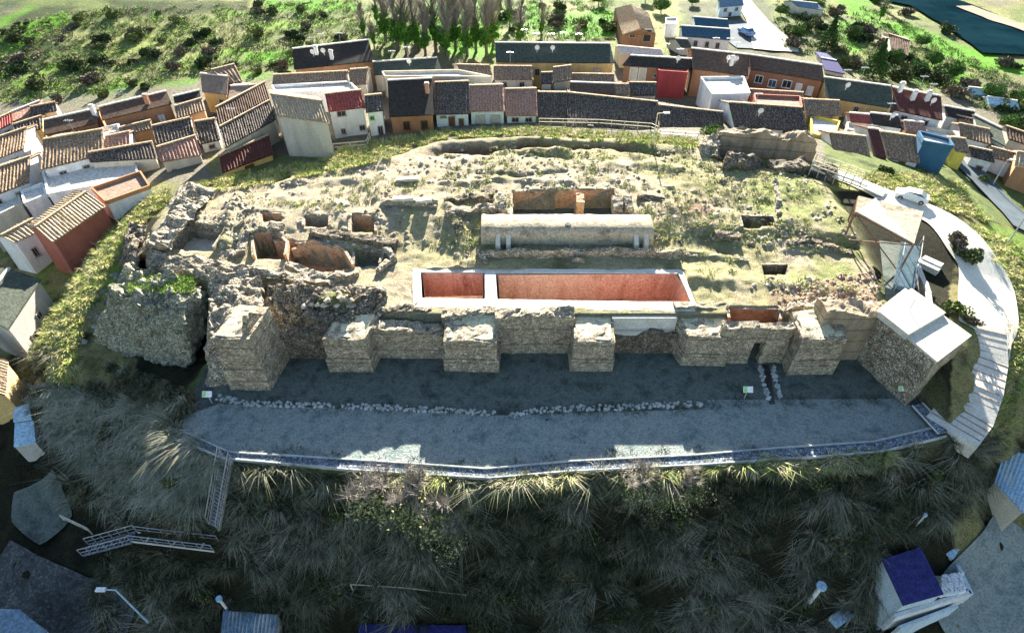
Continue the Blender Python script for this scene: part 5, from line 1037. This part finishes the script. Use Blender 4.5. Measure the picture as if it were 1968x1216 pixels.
tw_=sample([(440,858),(700,874),(935,890),(1090,876),(1500,852),(1500,858),(1090,884),(935,899),(700,883),(440,867)],60); tw_=np.concatenate([tw_,sample([(420,770),(950,790),(1350,772),(1720,762),(1720,772),(1350,788),(950,802),(420,782)],110)])
blades('terrace_weeds',tw_,26,.2,.04,[(.05,.05,.03),(.09,.09,.05),(.04,.06,.02)],1.1,.5,'small dark weeds growing on the gravel terrace','weeds')
# rocks
def rocks(name,pts,r0,r1,cols,label):
    n=len(pts); base=np.array([(1,0,0),(.3,.9,.1),(-.8,.5,0),(-.7,-.7,.1),(.4,-.9,0),(.1,.1,.75),(.45,-.2,.55),(-.4,.2,.6)])
    tri=[(0,1,6),(1,5,6),(1,2,7),(1,7,5),(2,3,7),(3,4,7),(4,5,7),(4,6,5),(4,0,6)]
    r=(r0+(r1-r0)*rng.random(n)**3)[:,None,None]; V=base[None]*(.7+.6*rng.random((n,8,3)))*r; a=rng.random(n)*6.28
    ca,sa=np.cos(a)[:,None],np.sin(a)[:,None]; V=np.stack([V[...,0]*ca-V[...,1]*sa,V[...,0]*sa+V[...,1]*ca,V[...,2]],-1)+pts[:,None,:]-[0,0,.03]
    T=(np.array(tri)[None]+(np.arange(n)*8)[:,None,None]).reshape(-1,3); cc=np.repeat(np.array(cols)[rng.integers(0,len(cols),n)]*(.7+.6*rng.random((n,1))),8,0)
    tag(bigmesh(name,V.reshape(-1,3),T,MT['rockcol'],3,cc),label,'stones',kind='stuff')
SC=[(.50,.43,.31),(.40,.34,.24),(.56,.48,.36),(.24,.20,.15)]
p1=sample([(400,370),(760,310),(1000,270),(1340,290),(1560,340),(1680,500),(1680,595),(1340,590),(1340,510),(790,505),(780,590),(560,540),(290,490),(320,420)],7000); p1=p1[p1[:,2]>-.9]
cl=fbm(p1[:,0],p1[:,1],None,4.,3,19); p1=p1[cl>-.2]
rocks('loose_stones',p1,.05,.36,SC,'loose pale stones scattered over the plateau')
p2=sample([(1480,560),(1600,530),(1690,520),(1690,600),(1500,600)],900); rocks('brick_rubble',p2,.06,.3,[(.40,.28,.20),(.48,.40,.30),(.32,.19,.13)],'reddish brick rubble spread behind the sixth buttress')
p3=sample([(400,540),(560,535),(745,560),(745,600),(700,640),(540,640),(410,620)],700); rocks('masonry_debris',p3,.1,.5,SC,'tumbled masonry debris above the first two buttresses')
p4=sample([(360,795),(1350,800),(1780,790),(1690,845),(960,895),(440,862)],260); rocks('terrace_pebbles',p4,.05,.2,[(.05,.05,.04),(.08,.08,.06),(.3,.32,.32)],'few dark clods and pebbles on the gravel terrace')
p5=sample([(150,480),(260,450),(180,640),(120,720),(90,640)],260); rocks('slope_stones',p5,.1,.5,[(.3,.3,.24),(.2,.21,.17)],'grey stones on the left flank of the hill')
# leaf clumps
def leafcloud(nleaf,rx,rz,cols,lsize,seed,nb=7,flat=False):
    r=np.random.default_rng(seed); bc=r.normal(0,.45,(nb,3))*[rx,rx,rz*.8]; bc[:,2]=np.abs(bc[:,2])+rz*.35; br=(.35+.35*r.random(nb))*rx
    b=r.integers(0,nb,nleaf); d=r.normal(0,1,(nleaf,3)); d/=np.linalg.norm(d,axis=1)[:,None]; rad=br[b]*(.55+.55*r.random(nleaf)); c=bc[b]+d*rad[:,None]*[1,1,.8]
    c=c[c[:,2]>.0]; n=len(c); a=r.normal(0,1,(n,3));a/=np.linalg.norm(a,axis=1)[:,None]; e=np.cross(a,r.normal(0,1,(n,3)));e/=np.linalg.norm(e,axis=1)[:,None]
    s=(lsize*(.6+.8*r.random(n)))[:,None]; V=np.stack([c-a*s*.5,c+a*s*.5,c+e*s],1).reshape(-1,3); T=np.arange(n*3).reshape(-1,3)
    cc=np.array(cols)[r.integers(0,len(cols),nb)][b[:1]] if False else np.array(cols)[r.integers(0,len(cols),n)]*(.7+.6*r.random((n,1)))
    return V,T,np.repeat(cc,3,0)
def trunkmb(h,r,seed,nbr=7,spread=.5,up=.6,twig=0,tw=.03):
    rr=random.Random(seed); mb=MB(); pts=[np.array([0,0,-.3])];
    for i in range(1,7): pts.append(np.array([rr.uniform(-.12,.12)*h*.12*i/3,rr.uniform(-.12,.12)*h*.12*i/3,h*i/6]))
    mb.tube(pts,[r*(1-.13*i) for i in range(7)],6); tips=[]
    for k in range(nbr):
        f=rr.uniform(.3,.98); i=min(5,int(f*6)); p=pts[i]+(pts[i+1]-pts[i])*(f*6-i); an=rr.random()*6.28; L=h*spread*(1.15-f)*rr.uniform(.6,1.1)+.4
        d=np.array([math.cos(an)*(1-up*.5),math.sin(an)*(1-up*.5),up]); m=p+d*L*.5+np.array([0,0,.05*L]); e=p+d*L+np.array([rr.uniform(-.1,.1)*L,rr.uniform(-.1,.1)*L,.2*L]); mb.tube([p,m,e],[r*.4,r*.25,r*.08],4); tips+= [(m,e,L),(p,m,L)]
    tmb=MB()
    for _ in range(twig):
        a,b,L=rr.choice(tips); p=a+(b-a)*rr.random(); d=np.array([rr.uniform(-1,1),rr.uniform(-1,1),rr.uniform(.1,1.6)]); d/=np.linalg.norm(d); e=p+d*rr.uniform(.25,.5)*max(L,1.2); s_=np.array([tw,0,0]); tmb.add([p-s_,p+s_,e],[(0,1,2)])
    return mb,tmb
BAREC=[0]
def protoTree(kind,seed):
    T=thing({'bare':'bare_tree','conifer':'conifer','broad':'green_tree'}[kind],(0,0,0),'x','tree')
    if kind=='bare':
        mb,tw=trunkmb(11,.34,seed,26,.44,.85,3200,.022); mb.build('trunk',MT['bark'],T); o=tw.build('twigs',MT['twig'],T)
        V,L_,cc=leafcloud(4200,1.0,5.6,[(.10,.27,.03),(.16,.36,.05),(.05,.11,.03)],.24,seed,26); k=1.; V[:,2]*=1.05
        me=mesh('ivy',V,L_.tolist(),MT['leafcol'],T,cols=cc)
    elif kind=='conifer':
        mb,tw=trunkmb(6,.22,seed,3,.2,.4); mb.build('trunk',MT['bark'],T); r=np.random.default_rng(seed); n=4500; z=r.random(n)**1.2; rad=(1-z)*2.1*(.5+.55*r.random(n))*(1+.25*np.sin(z*40)); an=r.random(n)*6.28
        c=np.stack([np.cos(an)*rad,np.sin(an)*rad,.5+z*6.],1); a=np.stack([np.cos(an),np.sin(an),-.4+0*an],1)*.3; e=r.normal(0,.1,(n,3)); V=np.stack([c-a,c+a*.6,c+e],1).reshape(-1,3)
        cc=np.array([(.03,.07,.02),(.05,.11,.03),(.09,.17,.04)])[r.integers(0,3,n)]; mesh('crown',V,np.arange(3*n).reshape(-1,3).tolist(),MT['leafcol'],T,cols=np.repeat(cc,3,0))
    else:
        mb,tw=trunkmb(3.2,.2,seed,8,.5,.6); mb.build('trunk',MT['bark'],T); V,L_,cc=leafcloud(4200,2.1,2.2,[(.05,.10,.03),(.09,.17,.04),(.14,.24,.05)],.3,seed,12); V[:,2]+=1.; mesh('crown',V,L_.tolist(),MT['leafcol'],T,cols=cc)
    return T
def plant(protos,spots,group,lab,cat='tree',smin=.8,smax=1.2,labs=None,first=set()):
    for i,(px,py) in enumerate(spots):
        p=on1(px,py); pr=protos[i%len(protos)]; s=random.uniform(smin,smax)
        if pr.name not in first: o=pr; first.add(pr.name); o.location=[float(v) for v in p]; o.rotation_euler=(0,0,random.random()*6); o.scale=(s,s,s)
        else: o=copytree(pr,p,random.random()*6,s)
        tag(o,labs[i] if labs else lab,cat,None if labs else group); 
        if labs and group: o['group']=group
bare=[protoTree('bare',s) for s in (11,12,13)]
plant(bare,[(765,98),(782,104),(800,98),(818,106),(838,100),(858,110),(876,98),(898,108),(915,100),(935,106),(948,92),(1000,92),(742,82),(868,70),(905,64),(820,66),(780,60)],'bare ivy clad trees behind the houses','tall bare tree with ivy on its trunk in the grove behind the roofs')
b2=[protoTree('bare',s) for s in (21,22)]
plant(b2,[(700,70),(725,48),(1040,70),(980,50),(755,30),(720,95),(960,30),(1110,95),(1690,40),(1700,20),(860,30)],'smaller bare trees round the grove','leafless grey brown tree at the edge of the grove',smin=.4,smax=.65)
con=[protoTree('conifer',31)]; plant(con,[(1587,96),(1675,150)],None,'x',labs=['dark green conifer in the gardens, beside the track','dark conifer right behind the dark green roofed house'],smin=1.,smax=1.1)
brd=[protoTree('broad',41),protoTree('broad',42)]
plant(brd,[(1565,20),(1640,75),(1770,90),(1790,128),(1900,190),(1930,250),(1950,200),(1500,30),(1530,70),(1720,120),(1760,140),(1830,150),(1270,25),(1240,5),(1330,10),(1150,10)],'garden trees right of the farm track','leafy green tree in the gardens behind the houses',smin=.5,smax=.85)
plant(brd,[(1368,272)],None,'x',labs=['small yellow green tree beside the tall earth wall'],smin=.55,smax=.56)
# shrubs over the hillside
def protoShrub(seed,cols,n=900):
    V,L_,cc=leafcloud(n,1.1,.8,cols,.26,seed,8); o=mesh('shrub',V,L_.tolist(),MT['leafcol'],cols=cc,loc=(0,0,0)); return o
shr=[protoShrub(51,[(.03,.05,.02),(.05,.08,.03)]),protoShrub(52,[(.06,.08,.03),(.10,.12,.05)]),protoShrub(53,[(.12,.10,.07),(.17,.15,.11)]),protoShrub(54,[(.09,.12,.04),(.16,.19,.06)])]
def scatter(poly,n): 
    poly=np.array(poly,float); mn,mx=poly.min(0),poly.max(0); q=mn+(mx-mn)*rng.random((n*3,2)); return [tuple(a) for a in q[pip(q[:,0],q[:,1],poly)][:n]]
random.seed(5)
hl=scatter([(-20,60),(130,20),(560,10),(700,60),(560,120),(380,130),(250,150),(80,185),(-20,215)],75)
plant(shr,hl,'shrubs on the hillside at the back left','dark shrub on the scrubby hillside at the back left','shrub',.4,1.5)
hr=scatter([(1480,0),(1620,10),(1700,90),(1820,150),(1968,210),(1968,260),(1850,190),(1600,120),(1520,90)],60)+scatter([(1680,0),(1968,130),(1968,150),(1700,20)],22)
plant(shr,hr,'shrubs among the gardens at the back right','low shrub among the gardens at the back right','shrub',.7,1.8)
hc=scatter([(960,10),(1180,10),(1180,75),(960,75)],14); plant(shr,hc,'shrubs by the grove','low shrub in the green field between grove and barn','shrub',.7,1.4)
fr=scatter([(380,130),(560,128),(560,150),(480,150)],6)+[(110,195),(200,185),(280,170),(255,165),(1840,470),(1890,350),(1700,335),(1860,500),(1865,620),(1830,600)]
plant(shr,fr,'shrubs close to the houses','rounded shrub growing close to the houses or the road','shrub',.6,1.1)
us=sample([(-20,60),(130,20),(700,0),(700,80),(560,130),(380,150),(80,190),(-20,215)],1700)
blades('hillside_scrub',us,12,.55,.1,[(.22,.28,.08),(.32,.32,.14),(.10,.15,.04),(.27,.23,.16),(.18,.34,.05)],.9,.8,'rough olive coloured scrub covering the hillside at the back left','scrub')
us=sample([(1480,0),(1700,20),(1980,170),(1980,260),(1850,190),(1600,120),(1500,90)],1000)
blades('garden_scrub',us,12,.55,.1,[(.14,.22,.05),(.10,.14,.05),(.20,.22,.09)],.9,.8,'green undergrowth between the gardens at the back right','scrub')
us=sample([(700,0),(1180,0),(1180,80),(950,95),(720,95)],700)
blades('grove_undergrowth',us,12,.55,.1,[(.16,.34,.04),(.22,.36,.06),(.10,.12,.05)],.9,.8,'bright green undergrowth at the feet of the bare trees','undergrowth')
shb=[protoShrub(61,[(.04,.05,.02),(.07,.08,.03)]),protoShrub(62,[(.10,.10,.05),(.15,.14,.08)]),protoShrub(63,[(.05,.07,.025),(.11,.13,.05)])]
random.seed(9); sp=scatter([(80,760),(330,860),(700,930),(1200,925),(1700,900),(1850,870),(1800,960),(1650,1100),(1600,1200),(300,1200),(230,1080),(440,1080),(140,960)],75)
sp=[q for q in sp if not (385<q[0]<465 and q[1]<1080) and not (150<q[0]<430 and 1000<q[1]<1090)]
plant(shb,sp,'brambles on the front slope','low tangled bramble shrub on the shaded front slope','shrub',.35,.95)
def protoBush(seed):
    T=thing('bush',(0,0,0),'x','bush'); mb,tw=trunkmb(1.3,.05,seed,16,.9,.7,900,.014); mb.build('stem',MT['bark'],T); tw.build('twigs',MT['twig'],T)
    V,L_,cc=leafcloud(650,1.15,1.,[(.34,.35,.14),(.26,.29,.10),(.40,.37,.20)],.09,seed,22); mesh('leaves',V,L_.tolist(),MT['leafcol'],T,cols=cc); return T
bp=[protoBush(71),protoBush(72)]
plant(bp,[(715,975),(775,990),(830,1000),(872,1035),(740,955),(805,962)],'bushes reaching into the sun below the terrace, left patch','loose yellowish bush catching the sun below the left sunlit patch of the terrace','bush',1.5,2.1)
plant(bp,[(1215,945),(1250,965),(1290,960),(1320,940),(1240,935)],'bushes reaching into the sun below the terrace, right patch','loose straw coloured bush catching the sun below the right sunlit patch of the terrace','bush',1.1,1.6)
# drop helper custom property
for o in bpy.data.objects:
    if '_w' in o: del o['_w']
# ------------------------------------------------------------ light
EL=R(19.3); AZ=R(5)
w=bpy.data.worlds.new('World'); sc.world=w; w.use_nodes=True; nt=w.node_tree; sky=nt.nodes.new('ShaderNodeTexSky'); sky.sky_type='NISHITA'; sky.sun_disc=False; sky.sun_elevation=EL; sky.sun_rotation=AZ; sky.ozone_density=1.0; sky.dust_density=.5
bg=nt.nodes['Background']; nt.links.new(sky.outputs[0],bg.inputs[0]); bg.inputs[1].default_value=.048
sl=bpy.data.lights.new('sun','SUN'); sl.energy=5; sl.angle=R(.5); sl.color=(1,.93,.80); so=bpy.data.objects.new('sun',sl); COL.objects.link(so)
d=-Vector((math.sin(AZ)*math.cos(EL),math.cos(AZ)*math.cos(EL),math.sin(EL))); so.rotation_euler=d.to_track_quat('-Z','Y').to_euler()
so.location=(0,100,60)
sc.view_settings.view_transform='Standard'; sc.view_settings.look='None'; sc.view_settings.exposure=2.65; sc.view_settings.gamma=1
